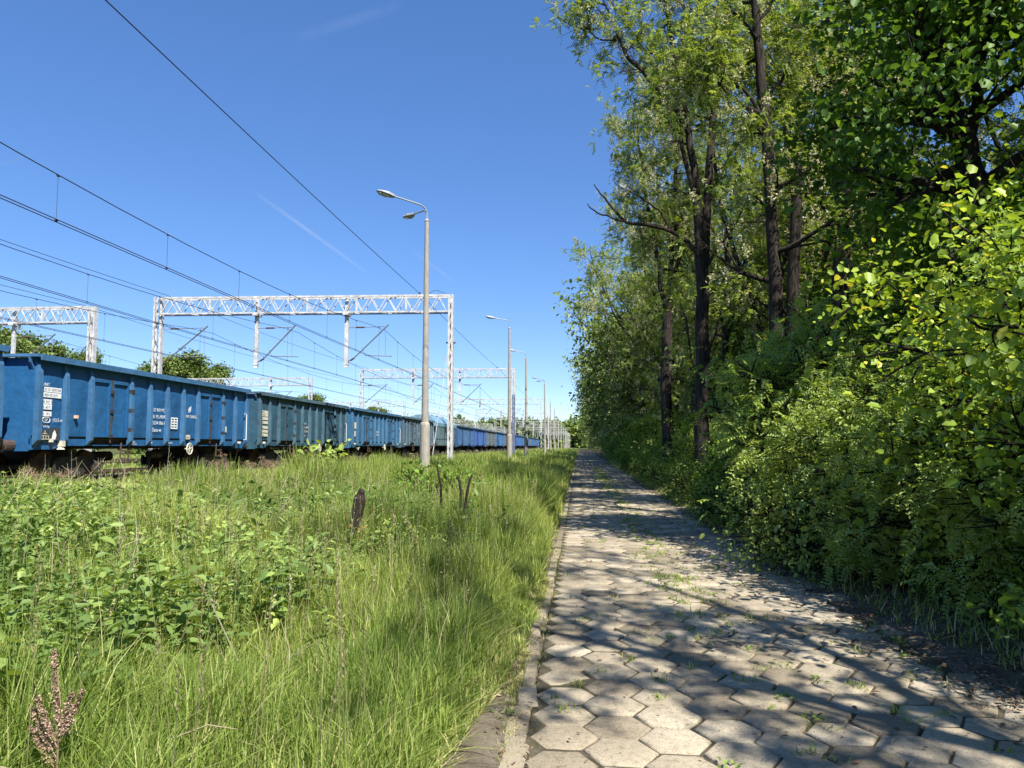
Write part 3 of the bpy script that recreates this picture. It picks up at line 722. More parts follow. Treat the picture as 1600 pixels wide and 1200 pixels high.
# ---------------- overhead lines ----------------
def catenary(x, lbl, supports, hc=4.50, two=True, dn=26, y0=-8):
    root = empty('overhead_line', (x, 0, 0)); tag(root, lbl, 'overhead wire', 'catenary wires above the tracks')
    zc = EYE+hc; zs = EYE+6.3
    sup = [supports[0]-39.5]+list(supports)
    def zm(y):
        for a, b in zip(sup[:-1], sup[1:]):
            if a <= y <= b: t = (y-a)/(b-a); return zs-.92*(4*t*(1-t))
        return zs
    yy = [y for y in np.arange(y0, 300, 3.0)]+[y for y in np.arange(300, supports[-1], 10)]
    m = MB(); m.tube([(0, y, zm(y)) for y in yy], .0115, 5); m.build('messenger_wire', M['wire'], root)
    for q in ((-.03, .03) if two else (0,)):
        m = MB(); m.tube([(q, y, zc+.02*math.sin(y*.16)+(q*.5)) for y in yy], .0105, 5); m.build('contact_wire', M['wire'], root)
    proto = None; k = 0; y = y0+1.5
    while y < 210 and k < 70:
        h = zm(y)-zc
        if proto is None:
            m = MB(); m.tube([(0,0,0),(0,0,1)], .0055, 4); m.box(-.02,.02,-.03,.03,.0,.03); m.box(-.02,.02,-.03,.03,.97,1.0); pm = m.mesh('dropper', M['wire'])
            proto = 1
        d = link('dropper', pm, root, (0, y, zc)); d.scale = (1, 1, h); k += 1
        y += 4.1 if y < 60 else 8.2
    return root
catenary(TX[0]+.15, 'catenary wires over the empty track nearest the road', gy)
catenary(TX[1]+.45, 'catenary wires directly above the train of blue wagons', gy)
catenary(TX[2]+.35, 'catenary wires over the track just behind the blue train', gy)
catenary(TX[3]+.1, 'catenary wires over the nearer of the two far yard tracks', ly, 4.5, False)
catenary(TX[4]+.1, 'catenary wires over the furthest yard track', ly, 4.5, False)
def feeder(x, z, sag, lbl, supports, yend=545):
    m = MB(); sup = [supports[0]-42]+list(supports); pts = []
    for a, b in zip(sup[:-1], sup[1:]):
        for k in range(12):
            t = k/12; y = a+(b-a)*t
            if y < yend: pts.append((x, y, z-sag*4*t*(1-t)))
    m.tube(pts, .013, 5); o = m.build('feeder_wire', M['wire']); tag(o, lbl, 'wire', 'single feeder wires along the gantry tops')
feeder(-8.45, HB+.12, .12, 'single dark wire running high over the gantry beams nearest the road', gy)
feeder(XL+.05, HB+.30, .25, 'single thin wire along the left mast tops behind the train', gy)
feeder(-28.3, HB+.05, .3, 'single thin wire along the right mast tops of the far yard gantries', ly, 400)
# ---------------- lamp posts ----------------
def lamp_head(parent, base, d, tiltup):
    d = Vector(d).normalized(); s = d.cross(Vector((0,0,1))).normalized(); u = s.cross(d).normalized()
    m = MB(); ring = []
    prof = [(0,.04,.05), (.08,.08,.08), (.28,.16,.10), (.55,.14,.055), (.66,.07,.03)]
    b0 = 0
    for (t, w_, h_) in prof:
        c = Vector(base)+d*t
        for (a, b) in ((-1,-.35),(-.7,.6),(.7,.6),(1,-.35),(.7,-.75),(-.7,-.75)): m.v.append(tuple(c+s*(a*w_)+u*(b*h_)))
    for i in range(len(prof)-1):
        for k in range(6): a = i*6+k; c = i*6+(k+1) % 6; m.f.append((a, c, c+6, a+6)); m.m.append(0)
    m.f.append(tuple(range(5,-1,-1))); m.m.append(0); m.f.append(tuple(range((len(prof)-1)*6, len(prof)*6))); m.m.append(0)
    o = m.build('lamp_head', M['lamp'], parent)
    g = MB(); q = []
    for (t, w_) in ((.30,.11),(.58,.095)):
        c = Vector(base)+d*t-u*(.078 if t < .4 else .05)
        q += [c-s*w_, c+s*w_]
    g.poly_prism([q[0], q[1], q[3], q[2]], tuple(-u*.02)); g.build('lens', M['glass'], o)
def make_lamp(double):
    root = empty('street_lamp', (0,0,0)); H = 9.0
    m = MB(); m.tube([(0,0,-.3),(0,0,2.05),(0,0,2.10),(0,0,2.13)], [.185,.168,.158,.125], 16); m.build('base', M['post'], root, smooth=False)
    m = MB(); m.tube([(0,0,2.10),(0,0,H)], [.122,.070], 16); m.tube([(0,0,H),(0,0,H+.07)], [.085,.05], 12); m.build('pole', M['post'], root)
    m = MB()
    a1 = Vector((-1.30,-.95,.22)) if double else Vector((-1.25,-.25,.22)); top = Vector((0,0,H+.5))
    m.tube([(0,0,H),(0,0,H+.3),Vector((0,0,H+.42))+a1*.04, top+a1*.14, top+a1*.75], .028, 7)
    ar = m.build('arm', M['lamp'], root); lamp_head(ar, top+a1*.72, a1, 0)
    if double:
        a2 = Vector((-.95,.95,.05)); m = MB(); m.tube([(0,0,H+.25), Vector((0,0,H+.40))+a2*.08, Vector((0,0,H+.42))+a2*.62], .028, 7)
        ar = m.build('arm', M['lamp'], root); lamp_head(ar, Vector((0,0,H+.42))+a2*.60, a2, 0)
    return root
lamps = [(667,345,2),(796,513,1),(822,560,1),(851,600,2),(860,629,1),(866.5,639,1),(872,650,1),(877,658,1),(881,664,1),(884.5,669,1),(887,673,1)]
l1 = None; l2 = None
for i, (px, py, kd) in enumerate(lamps):
    # solve the distance from the top of the pole, which stands 9 m over the ground
    for Y in np.arange(15, 500, .1):
        q = P(px, py, float(Y))
        if q.z >= 9.0+float(gz(q.x)): break
    if kd == 2:
        if l2 is None: l2 = make_lamp(True); o = l2
        else: o = copy_tree(l2)
    else:
        if l1 is None: l1 = make_lamp(False); o = l1
        else: o = copy_tree(l1, None, ('lens',) if i > 5 else ())
    o.location = (q.x, q.y, float(gz(q.x)))
    tag(o, 'concrete street lamp with two angled heads, nearest one beside the white mast' if i == 0 else
        'concrete street lamp with %s, %s in the row along the grass verge' % ('two heads' if kd == 2 else 'a single arm', ORD[i]), 'street lamp', 'lamps along the verge')
# small pale building at the far end of the road
b = empty('far_building', (-4.6, 560, 0)); tag(b, 'tiny white building with blue panels at the far end of the road', 'building')
m = MB(); m.box(-4, 4, 0, 6, -.2, 6.2); m.build('wall', M['wallw'], b)
for k in range(3): m = MB(); m.box(-3.3+k*2.4, -1.9+k*2.4, -.06, -.001, .8, 5.6); m.build('blue_panel', M['wallb'], b)
m = MB(); m.box(-4.3, 4.3, -.3, 6.3, 6.201, 6.5); m.build('roof', M['wallw'], b)
# ================= vegetation =================
def dirs_from(az, el): return np.stack([np.cos(el)*np.cos(az), np.cos(el)*np.sin(az), np.sin(el)], 1)
class Tree:
    """limbs as tubes, and twig points (position, direction) that carry the leaves"""
    def __init__(s, seed): s.r = random.Random(seed); s.np = np.random.RandomState(seed); s.mb = MB(); s.tw = []; s.td = []
    def limb(s, pts, r0, r1, n=7, p=1.0):
        k = len(pts); s.mb.tube(pts, [r0+(r1-r0)*(i/(k-1))**p for i in range(k)], n, cap=False)
    def walk(s, p, d, L, n, wob, up=0.0):
        p = Vector(p); d = Vector(d).normalized(); out = [p.copy()]
        for i in range(n):
            d = (d + Vector((s.r.gauss(0,wob), s.r.gauss(0,wob), s.r.gauss(0,wob)*.7+up))).normalized()
            p = p+d*(L/n); out.append(p.copy())
        return out
    def twigs(s, br, k, L, r):
        n = len(br)
        for j in range(k):
            t = s.r.uniform(.3, 1.0)*(n-1); i = min(int(t), n-2); p = br[i].lerp(br[i+1], t-i); d = (br[i+1]-br[i]).normalized()
            dd = (d*.8+Vector((s.r.gauss(0,.6), s.r.gauss(0,.6), s.r.gauss(0,.45)))).normalized()
            w = s.walk(p, dd, L*s.r.uniform(.5, 1.1), 3, .18, -.02)
            s.mb.tube(w, [r, r*.7, r*.5, r*.3], 3, cap=False)
            for q in range(3):
                s.tw.append(w[q+1]); s.td.append((w[q+1]-w[q]).normalized())
                s.tw.append(w[q].lerp(w[q+1], .5)); s.td.append((w[q+1]-w[q]).normalized())
    def branches(s, lead, k, L, r, t0=.2, el=(.1,.7), ntw=6, ltw=1.1, side=None, leafy=True):
        n = len(lead); az = s.r.uniform(0, 6.28)
        for j in range(k):
            u = t0+(1-t0)*(j+s.r.random()*.8)/k; t = min(u, .99)*(n-1); i = min(int(t), n-2); p = lead[i].lerp(lead[i+1], t-i)
            az += 2.4+s.r.gauss(0,.4); a = az
            if side is not None and s.r.random() < .55: a = side+s.r.gauss(0,.7)
            e = s.r.uniform(*el); l = L*(1.1-.65*u)*s.r.uniform(.6,1.15)
            d = (math.cos(a)*math.cos(e), math.sin(a)*math.cos(e), math.sin(e))
            w = s.walk(p, d, l, 6, .2, .04); rr = r*(1.1-.6*u)
            s.mb.tube(w, [rr, rr*.8, rr*.65, rr*.5, rr*.38, rr*.26, rr*.15], 5, cap=False)
            if leafy:
                s.twigs(w, ntw, ltw, .014)
                for q in range(2):
                    i2 = s.r.randint(1, 4); dd = (w[i2+1]-w[i2]).normalized()+Vector((s.r.gauss(0,.6), s.r.gauss(0,.6), s.r.gauss(.1,.4)))
                    w2 = s.walk(w[i2], dd, l*.45, 4, .22, .02); s.mb.tube(w2, [rr*.45, rr*.35, rr*.25, rr*.2, rr*.1], 4, cap=False)
                    s.twigs(w2, max(2, ntw//2), ltw, .010)
    def points(s, n, sig, cl=1, csig=.1):
        tw = np.array([tuple(v) for v in s.tw]); td = np.array([tuple(v) for v in s.td])
        k = s.np.randint(0, len(tw), max(1, n//cl)).repeat(cl)
        c0 = tw[k]+(s.np.randn(len(k)//cl, 3)*sig).repeat(cl, axis=0) if cl > 1 else None
        if cl > 1: return c0+s.np.randn(len(k), 3)*csig, nrm(td[k]*.5+s.np.randn(len(k), 3)*.8)
        return tw[k]+s.np.randn(n, 3)*sig, nrm(td[k]+s.np.randn(n, 3)*.6)
    def trunk_mesh(s, name, mat): return s.mb.mesh(name, mat, True)
def pinnate(r, o, a, L, npair, lw, ll):
    """compound leaves: pairs of leaflets along a drooping rachis"""
    n = len(o); a = nrm(a); up = np.tile([0,0,1.0], (n,1))+r.randn(n,3)*.45
    side = nrm(np.cross(a, up)); nn = nrm(np.cross(side, a)); Cs, As, Ns = [], [], []
    for j in range(npair):
        t = (j+.6)/npair
        base = o+a*(L*t)[:,None]-np.array([0,0,1.0])*(L*.35*t*t)[:,None]
        for sg in (-1, 1):
            Cs.append(base); As.append(side*sg*.9+a*.35+r.randn(n,3)*.12-np.array([0,0,.25])); Ns.append(nn+r.randn(n,3)*.22)
    c = np.concatenate(Cs); ax = np.concatenate(As); nr = np.concatenate(Ns); m = len(c)
    return c, ax, nr, ll*(.75+.5*r.rand(m)), lw*(.8+.4*r.rand(m)), np.tile(np.arange(n), npair*2)
def crown_pinnate(T, n, sig, name, mat, L=.20, npair=6, lw=.026, ll=.05, lightbias=0, cl=7):
    r = T.np; o, a = T.points(n, sig, cl, .10); a[:,2] -= .12; n = len(o)
    c, ax, nr, ls, ws, idx = pinnate(r, o, a, L*(.7+.6*r.rand(n)), npair, lw, ll)
    V, Q = leaf_arrays(c, ax, nr, ls, ws, .12)
    clump = np.clip(.5+.22*sines(o[:,0]*1.0+o[:,2]*.7, o[:,1]+o[:,2]*.6, 4, 6, 1.1)+.16*r.randn(n)+lightbias, 0, 1)[idx]
    t = np.clip(np.repeat(clump+.08*r.randn(len(idx)), 2), 0, 1)
    return np_mesh(name, V, Q, mat, t)
def crown_simple(T, n, sig, name, mat, L=.08, W=.06, rnd=True, droop=.2, bias=0, flat=.9):
    r = T.np; o, a = T.points(n, sig, 9, L*1.3+.02) if n > 3000 else T.points(n, sig); n = len(o); a[:,2] -= droop
    nr = np.tile([0,0,1.0], (n,1))*flat+r.randn(n,3)*.55
    sz = np.clip(np.exp(r.randn(n)*.34), .4, 1.7); V, Q = leaf_arrays(o, a, nr, L*sz*(.85+.3*r.rand(n)), W*sz*(.75+.45*r.rand(n)), .18, rnd)
    clump = np.clip(.5+.20*sines(o[:,0]+o[:,2]*.7, o[:,1]+o[:,2]*.6, 4, 6, 1.0)+.2*r.randn(n)+bias, 0, 1)
    return np_mesh(name, V, Q, mat, np.repeat(clump, 2))
def blossom_mesh(T, n, name='blossom'):
    r = T.np; o, a = T.points(n, .22, 5, .12); n = len(o); k = 12
    c = (o[:,None,:]+np.concatenate([r.randn(n,k,2)*.025, -np.linspace(.0,.16,k)[None,:,None]*np.ones((n,k,1))], 2)).reshape(-1,3)
    m = len(c); V, Q = leaf_arrays(c, r.randn(m,3), r.randn(m,3), .042+.018*r.rand(m), .036+.012*r.rand(m), .2)
    return np_mesh(name, V, Q, M['blossom'], np.repeat(r.rand(m), 2))
# ---- proto trees: returns list of (part name, mesh) ----
def locust_proto(seed, H=15, fork=.4, nlead=3, spread=3.6, nleaf=2600, r0=.2, far=False, blos=200, k=12):
    T = Tree(seed); tr = T.walk((0,0,-.2), (T.r.gauss(0,.05), T.r.gauss(0,.05), 1), H*fork, 6, .05, .12)
    T.limb(tr, r0*1.15, r0*.8, 9)
    for j in range(nlead):
        a = 6.28*j/nlead+T.r.random()
        ld = T.walk(tr[-1] if j < 2 else tr[-2], (math.cos(a)*.33, math.sin(a)*.33, 1), H*(1-fork)*T.r.uniform(.85,1.05), 9, .13, .07)
        T.limb(ld, r0*.62, .03, 7); T.branches(ld, k, spread, r0*.28, .05, (-.1,.75), 6, 1.2)
    T.branches(tr, 4, spread*.8, .05, .35, (.0,.5), 3, 1.0)
    if far: cr = crown_simple(T, nleaf, .42, 'crown', M['farleaf'], .30, .20, True)
    else: cr = crown_pinnate(T, int(nleaf*1.5), .32, 'crown', M['locust'], .22, 6, .038, .066)
    parts = [('trunk', T.trunk_mesh('trunk', M['bark'])), ('crown', cr)]
    if blos: parts.append(('blossom', blossom_mesh(T, int(blos*2.2))))
    return parts
def broad_proto(seed, H=11, r0=.14, nleaf=14000, spread=3.4, mat='maple', L=.13, W=.12, far=False, low=.12, k=16):
    T = Tree(seed); tr = T.walk((0,0,-.2), (0,0,1), H*.9, 10, .05, .12); T.limb(tr, r0, .03, 8)
    T.branches(tr, k, spread, r0*.4, low, (-.05,.6), 7, 1.2)
    return [('trunk', T.trunk_mesh('trunk', M['barkdark'])), ('crown', crown_simple(T, nleaf, .36, 'crown', M[mat], L, W, True, .3))]
def place(parts, name, loc, rz, s, label, cat, group):
    root = empty(name, loc, rz); root.scale = (s, s, s); tag(root, label, cat, group)
    for (pn, me) in parts:
        o = link(pn, me, root)
        if pn in ('seed_heads', 'blossom'): o['kind'] = 'stuff'
    return root
rg = random.Random(77)
# ---- authored near trees ----
def authored(seed, stems, label, name='locust_tree', cat='tree', bark='bark', leaf=None, extra=None, group='trees of the roadside wood'):
    """stems: list of (list of (px,py), Y, r0, r1, branch count, branch length, leafy)"""
    T = Tree(seed)
    for (pl, Y, r0, r1, k, L, side) in stems:
        pts = [P(x, y, Y+dy) for (x, y, dy) in [(q+(0,))[:3] for q in pl]]
        fine = []
        for a, b in zip(pts[:-1], pts[1:]):
            for q in range(3): fine.append(a.lerp(b, q/3)+Vector((T.r.gauss(0,.02), T.r.gauss(0,.02), 0)))
        fine.append(pts[-1]); T.limb(fine, r0, r1, 9)
        if k: T.branches(fine, k, L, max(.032, r1*.7+r0*.2), .05 if len(pl) < 4 else .30, (-.1,.6), 6, 1.1, side)
    base = P(stems[0][0][0][0], stems[0][0][0][1], stems[0][1]); base.z = 0
    root = empty(name, (base.x, base.y, 0)); tag(root, label, cat, group)
    def off(me):
        me.transform(Matrix.Translation((-base.x, -base.y, 0))); return me
    link('trunk', off(T.trunk_mesh('trunk', M[bark])), root)
    for (pn, me) in leaf(T): link(pn, off(me), root)
    return root
def dn(px, Y): return (px, 697+EYE*1180/Y+4)           # pixel of a foot on the road plane at distance Y
loc_leaf = lambda n, b: (lambda T: [('crown', crown_pinnate(T, int(n*1.7), .26, 'crown', M['locust'], .21, 6, .034, .060)), ('blossom', blossom_mesh(T, int(b*2.2)))])
W_ = math.pi                                          # side bias towards -X
authored(11, [([dn(1099,20), (1097,700), (1097,560), (1095,400)], 20, .215, .17, 0, 0, None),
              ([(1095,410), (1088,300), (1076,190), (1055,100), (1040,0), (1030,-120)], 20, .13, .035, 14, 1.8, None),
              ([(1099,410), (1110,250), (1118,150), (1132,40), (1145,-60), (1150,-150)], 20.1, .125, .035, 14, 2.6, None),
              ([(1090,330), (1065,230), (1062,150), (1085,60), (1100,-60)], 20, .07, .03, 8, 2.0, None),
              ([(1074,190), (1040,150), (1003,112), (978,85), (962,50), (950,20), (938,-10)], 19.8, .085, .018, 5, .7, None),
              ([(962,62), (940,62), (915,48), (888,38)], 19.7, .03, .01, 2, .3, None),
              ([(946,8), (915,-5), (870,-14), (822,-18)], 19.3, .03, .01, 1, .3, None)],
         'tall twin-stemmed locust closest to the road, with a bare dead bough reaching left', leaf=loc_leaf(1750, 500))
# its dead bough is part of the trunk: add it as a sub-branch of the same thing
hero = [o for o in C.objects if o.name.startswith('locust_tree')][0]
T = Tree(12)
def deadb(pl, Y, r0, r1):
    f = []; pts = [P(x, y, Y) for x, y in pl]
    for a, b in zip(pts[:-1], pts[1:]):
        for q in range(3): f.append(a.lerp(b, q/3)+Vector((0, 0, T.r.gauss(0,.015))))
    f.append(pts[-1]); T.mb.tube(f, [r0+(r1-r0)*i/(len(f)-1) for i in range(len(f))], 6, cap=False)
deadb([(1092,400), (1075,378), (1050,362), (1010,350), (978,348), (958,328), (945,310), (936,300), (928,288)], 19.9, .07, .014)
deadb([(975,348), (955,340), (935,334), (922,325), (918,318)], 19.9, .03, .012)
deadb([(1050,362), (1030,330), (1005,310), (985,300), (960,285)], 19.9, .03, .010)
deadb([(1010,350), (990,335), (975,330)], 19.9, .02, .008)
deadb([(1097,600), (1080,560), (1072,500), (1062,470)], 19.7, .045, .012)
deadb([(1105,560), (1118,520), (1128,480)], 19.7, .03, .010)
deadb([(1102,420), (1125,385), (1150,350), (1172,300)], 20, .055, .02)
me = T.trunk_mesh('dead_bough', M['bark']); me.transform(Matrix.Translation((-hero.location.x, -hero.location.y, 0)))
tag(link('dead_bough', me, hero), 'bare dead bough')
authored(13, [([dn(1228,15.5), (1218,600), (1213,480), (1205,350), (1196,200), (1189,90), (1178,0), (1165,-160)], 15.5, .17, .07, 13, 2.4, None),
              ([(1196,190), (1160,140), (1125,118), (1090,112)], 15.5, .05, .015, 5, 1.2, W_)],
         'slim straight dark locust trunk just right of the twin-stemmed one, leaning slightly left', leaf=loc_leaf(1150, 200))
authored(14, [([dn(1243,22), (1240,600), (1240,400), (1248,280)], 22, .19, .16, 0, 0, None),
              ([(1247,290), (1252,150), (1262,20), (1275,-120)], 22, .12, .05, 12, 2.6, None),
              ([(1243,330), (1228,200), (1212,90), (1205,-60)], 22, .09, .04, 10, 2.4, None)],
         'pale grey locust trunk between the slim leaning one and the thick forked one', leaf=loc_leaf(2000, 500))
authored(15, [([dn(1322,17), (1314,600), (1312,480), (1316,330)], 17, .20, .17, 0, 0, None),
              ([(1316,340), (1324,230), (1335,120), (1352,0), (1370,-120)], 17, .13, .06, 12, 2.5, None),
              ([(1313,330), (1300,230), (1296,120), (1290,-40)], 17, .10, .05, 10, 2.3, None)],
         'thick forked locust trunk in the middle of the wood, rising out of the bright shrubs', leaf=loc_leaf(1500, 150))
authored(16, [([dn(1600,10.5), (1565,500), (1540,340), (1505,225), (1462,110), (1420,0), (1380,-130)], 10.5, .19, .12, 15, 2.8, None),
              ([(1510,240), (1530,120), (1560,0), (1600,-150)], 10.5, .08, .03, 12, 2.6, None)],
         'thick dark maple trunk leaning left at the top right of the photo', 'maple_tree', bark='barkdark',
         leaf=lambda T: [('crown', crown_simple(T, 15000, .30, 'crown', M['maple'], .088, .08, True, .3, -.05))])
authored(17, [([dn(1046,30), (1040,600), (1043,490)], 30, .24, .2, 0, 0, None),
              ([(1042,500), (1030,420), (1015,340), (1002,250), (995,180)], 30, .12, .03, 12, 2.2, None),
              ([(1043,500), (1048,400), (1056,300), (1060,200), (1062,100)], 30, .13, .03, 14, 2.8, None),
              ([(1040,470), (1062,400), (1085,330), (1095,240)], 30, .10, .03, 9, 2.4, None)],
         'forked locust behind the twin-stemmed one, its trunk seen to its left', leaf=loc_leaf(3600, 1400))
# ---- row trees ----
LS = [locust_proto(24, 14, .34, 3, 3.0, 1500, .16, False, 60, 9), locust_proto(25, 13, .30, 3, 3.0, 1000, .15, False, 60, 9)]
LP = [locust_proto(21, 15, .36, 3, 3.5, 3400, .20, False, 500), locust_proto(22, 13.5, .30, 4, 3.3, 3400, .18, False, 700), locust_proto(23, 16, .42, 3, 3.4, 3200, .21, False, 300)]
FP = [locust_proto(31, 15, .22, 4, 4.2, 5200, .2, True, 700, 14), locust_proto(32, 13, .18, 4, 4.2, 5200, .18, True, 900, 14)]
BP = [broad_proto(41, 9, .12, 14000), broad_proto(42, 7, .10, 12000, 2.8, 'maple', .12, .11, False, .06)]
UP = [broad_proto(43, 5.0, .06, 12000, 2.1, 'bush', .085, .07, False, .03, 20), broad_proto(44, 4.2, .05, 10000, 1.9, 'maple', .09, .08, False, .03, 20)]
rows = []
# front row beyond the authored trees, then rows deeper in the wood
y = 26.0; k = 0
while y < 420:
    rows.append(('front', 5.6+rg.uniform(-.4,.6), y, k)); y += 4.2+y*.035*rg.uniform(.7,1.3); k += 1
y = 12.0; k = 0
while y < 150: rows.append(('second', 9.3+rg.uniform(-1,1), y, k)); y += 4.2+y*.05; k += 1
y = 10.0; k = 0
while y < 90: rows.append(('third', 14+rg.uniform(-1.3,1.3), y, k)); y += 5.0+y*.06; k += 1
y = 10.0; k = 0
while y < 60: rows.append(('fourth', 20+rg.uniform(-1.5,1.5), y, k)); y += 6+y*.06; k += 1
for (row, x, y, k) in rows:
    far = y > 58
    if row == 'front': pr = FP[k % 2] if far else LP[(k+1) % 3]; s = rg.uniform(.9,1.15)*(1.0 if y < 120 else .95); nm = 'locust_tree'; kind = 'flowering locust'
    elif row == 'second': pr = (FP[k % 2] if far else (LP[k % 3] if k % 2 else BP[k % 2])); s = rg.uniform(.9,1.15); nm = 'locust_tree' if (far or k % 2) else 'maple_tree'; kind = 'locust' if nm[0] == 'l' else 'dark leafy maple'
    else: pr = (FP[k % 2] if far or k % 3 == 0 else (LP[k % 3] if k % 2 else BP[0])); s = rg.uniform(.85,1.1); nm = 'locust_tree'; kind = 'tree'
    if row == 'front' and y > 150: kd = 'far flowering locust at the end of the road, %s beyond the near front row' % ORD[k]
    else: kd = '%s in the %s row back from the road, %s one from the camera' % (kind, row, ORD[k])
    if row == 'third' and k % 2 == 0: nm = 'maple_tree'
    place(pr, nm, (x, y, float(gz(x))), rg.uniform(0, 6.28), s, kd, 'tree', 'trees of the roadside wood')
# trees beside and behind the camera that shade the road
CT = ['beside the camera, its thin shadow across the nearest paving', 'a few steps behind the camera, shading the near paving', 'furthest behind the camera', 'deeper in the wood behind the camera', 'deeper in the wood at the right frame edge',
      'just right of the camera, its shade across the middle of the paving', 'on the right level with the camera, behind the verge shrubs']
for i, (x, y, pr, s) in enumerate([(4.35, 1.2, LS[0], 1.1), (4.3, -4.6, LS[1], .85), (4.6, -9.5, LP[2], .75), (12.5, -6, BP[0], .9), (12.0, 7.5, LP[1], .9), (6.6, -1.6, LP[2], .66)]):
    place(pr, 'roadside_tree', (x, y, float(gz(x))), rg.uniform(0, 6.28), s, 'tree '+CT[i], 'tree', 'trees around the camera').scale = (s*(.72 if i in (0, 5, 6) else 1), s*(.72 if i in (0, 5, 6) else 1), s)
# ---- shrubs along the right edge ----
def shrub_proto(seed, H, Rr, nleaf, mat, L, W, rnd=True, pin=False, nst=9, bias=0.05, stem='barkdark'):
    T = Tree(seed)
    for j in range(nst):
        a = 6.28*j/nst+T.r.random(); o = T.r.uniform(.1,.75)*Rr/H
        w = T.walk((math.cos(a)*.1, math.sin(a)*.1, -.1), (math.cos(a)*o, math.sin(a)*o, 1), H*T.r.uniform(.65,1.05), 7, .14, .0)
        T.limb(w, .022*min(1, H/2), .006, 5); T.branches(w, 8, Rr*.75, .010, .10, (-.35,.6), 5, .45)
    if pin: cr = crown_pinnate(T, nleaf, .10, 'foliage', M[mat], .24, 7, .026, .054, bias, 4)
    else: cr = crown_simple(T, nleaf, .13, 'foliage', M[mat], L, W, rnd, .15, bias)
    return [('stem', T.trunk_mesh('stem', M[stem])), ('foliage', cr)]
M['locustyoung'] = leafy('young_locust_leaflet', [(0,(.085,.155,.030)),(.5,(.205,.315,.065)),(1,(.37,.47,.12))], .42, .45, .35)
SA = shrub_proto(51, 3.2, 1.5, 15000, 'bush', .052, .040)
SB_ = shrub_proto(52, 2.6, 1.4, 12500, 'bush', .042, .030, True, False, 10, -.05)
SC = shrub_proto(53, 3.0, 1.4, 2300, 'locustyoung', 0, 0, True, True, 9, .18)
SD = shrub_proto(54, 2.0, 1.2, 11000, 'maple', .060, .045, True, False, 10)
SE = shrub_proto(55, 1.1, .9, 7000, 'herb', .055, .032, False, False, 9)
shr = [  # x, y, proto, scale, label
 (4.75,4.5,SA,.95,'tall round-leaved bright shrub at the right edge of the photo, nearest the camera'),
 (4.65,6.0,SA,1.15,'round-leaved bright shrub second from the camera on the right, arching towards the paving'),
 (4.3,7.5,SB_,.72,'small-leaved yellow-green shrub low over the paving on the right'),
 (5.4,8.1,SA,1.45,'tallest round-leaved shrub, its top against the dark maple foliage'),
 (4.1,8.7,SC,.80,'low feathery young locust leaning out over the right side of the paving'),
 (4.15,9.9,SC,1.0,'feathery young locust in front of the thick forked trunk'),
 (3.95,11.3,SC,1.2,'feathery young locust standing out bright in the middle of the hedge'),
 (4.1,13.2,SB_,.75,'rounded low bush where the right verge grass begins'),
 (5.3,12.8,SC,1.35,'tall feathery young locust behind the bright one'),
 (5.0,14.4,SC,1.0,'feathery young locust just right of the twin-stemmed trunk'),
 (5.2,16.2,SD,1.2,'dark dense bush at the foot of the slim leaning trunk'),
 (4.4,17.6,SD,.9,'dark bush right at the foot of the twin-stemmed locust'),
 (4.0,22.4,SB_,.8,'bright bush left of and behind the twin-stemmed trunk'),
 (6.8,6.6,SA,1.5,'tall shrub deeper in the wood at the right edge'),
 (6.9,9.4,SD,1.6,'dark shrub deep behind the yellow-green ones'),
 (7.0,12.4,SD,1.6,'dark shrub deep behind the feathery young locusts'),
 (6.2,3.0,SA,1.2,'shrub half out of the photo at the lower right')]
low = [(3.05,9.9),(3.1,11.6),(3.15,13.4),(3.05,15.2),(3.2,16.8),(2.95,18.4),(3.3,20.8),(3.1,23.0),(3.2,25.6),(3.3,28.5),(3.2,32),(3.3,36),(3.3,41),(3.2,47),(3.4,54)]
for k, (x, y) in enumerate(low): shr.append((x+.5, y, (SE, SD, SB_)[k % 3], (1.0, .62, .42)[k % 3]*rg.uniform(.85,1.15), 'low bush at the right edge of the paving, %s from the camera' % ORD[k]))
for (x, y, pr, s, lb) in shr:
    x -= .45 if y > 8 else .1
    place(pr, 'shrub', (x, y, float(gz(x))), rg.uniform(0, 6.28), s, lb, 'shrub', 'shrubs along the right verge')
for (x, y, pr, s, lb) in [(3.9,5.1,SC,.7,'feathery compound-leaved shoots in front of the nearest round-leaved shrub'),(3.9,6.7,SC,.75,'feathery compound-leaved locust sucker between the round-leaved shrubs'),(4.6,7.3,SC,1.1,'tall feathery locust sucker rising among the round-leaved shrubs'),(3.75,10.4,SC,.7,'small feathery locust sucker at the paving edge')]:
    place(pr, 'shrub', (x, y, float(gz(x))), rg.uniform(0, 6.28), s, lb, 'shrub', 'shrubs along the right verge')
y = 19.5; k = 0
while y < 120:
    pr = (SD, SC, SB_, UP[1], UP[0])[k % 5]; s = rg.uniform(.8,1.2)*(1.2 if y > 40 else 1)*(.62 if pr in UP else 1)
    x = 4.3+rg.uniform(-.3,.5)
    place(pr, 'shrub', (x, y, float(gz(x))), rg.uniform(0, 6.28), s, 'hedge shrub beyond the twin-stemmed trunk, %s along the road' % ORD[k], 'shrub', 'hedge shrubs beyond the first trunks')
    y += 2.6+y*.035; k += 1
y = 13.0; k = 0
while y < 70:
    pr = (UP[1], BP[1], UP[0], SD)[k % 4]; x = 8.6+rg.uniform(-.7,2.0); s = rg.uniform(.8,1.1)*(1.5 if pr is SD else 1)
    place(pr, 'understorey_tree', (x, y, float(gz(x))), rg.uniform(0, 6.28), s, 'young shaded tree of the understorey behind the hedge, %s from the camera' % ORD[k], 'young tree', 'understorey behind the hedge')
    y += 2.6+y*.03; k += 1
YP = [broad_proto(46, 13, .2, 60000, 5.0, 'farleaf', .24, .20, False, .10, 28), broad_proto(47, 12, .2, 52000, 4.4, 'farleaf', .24, .20, False, .12, 26)]
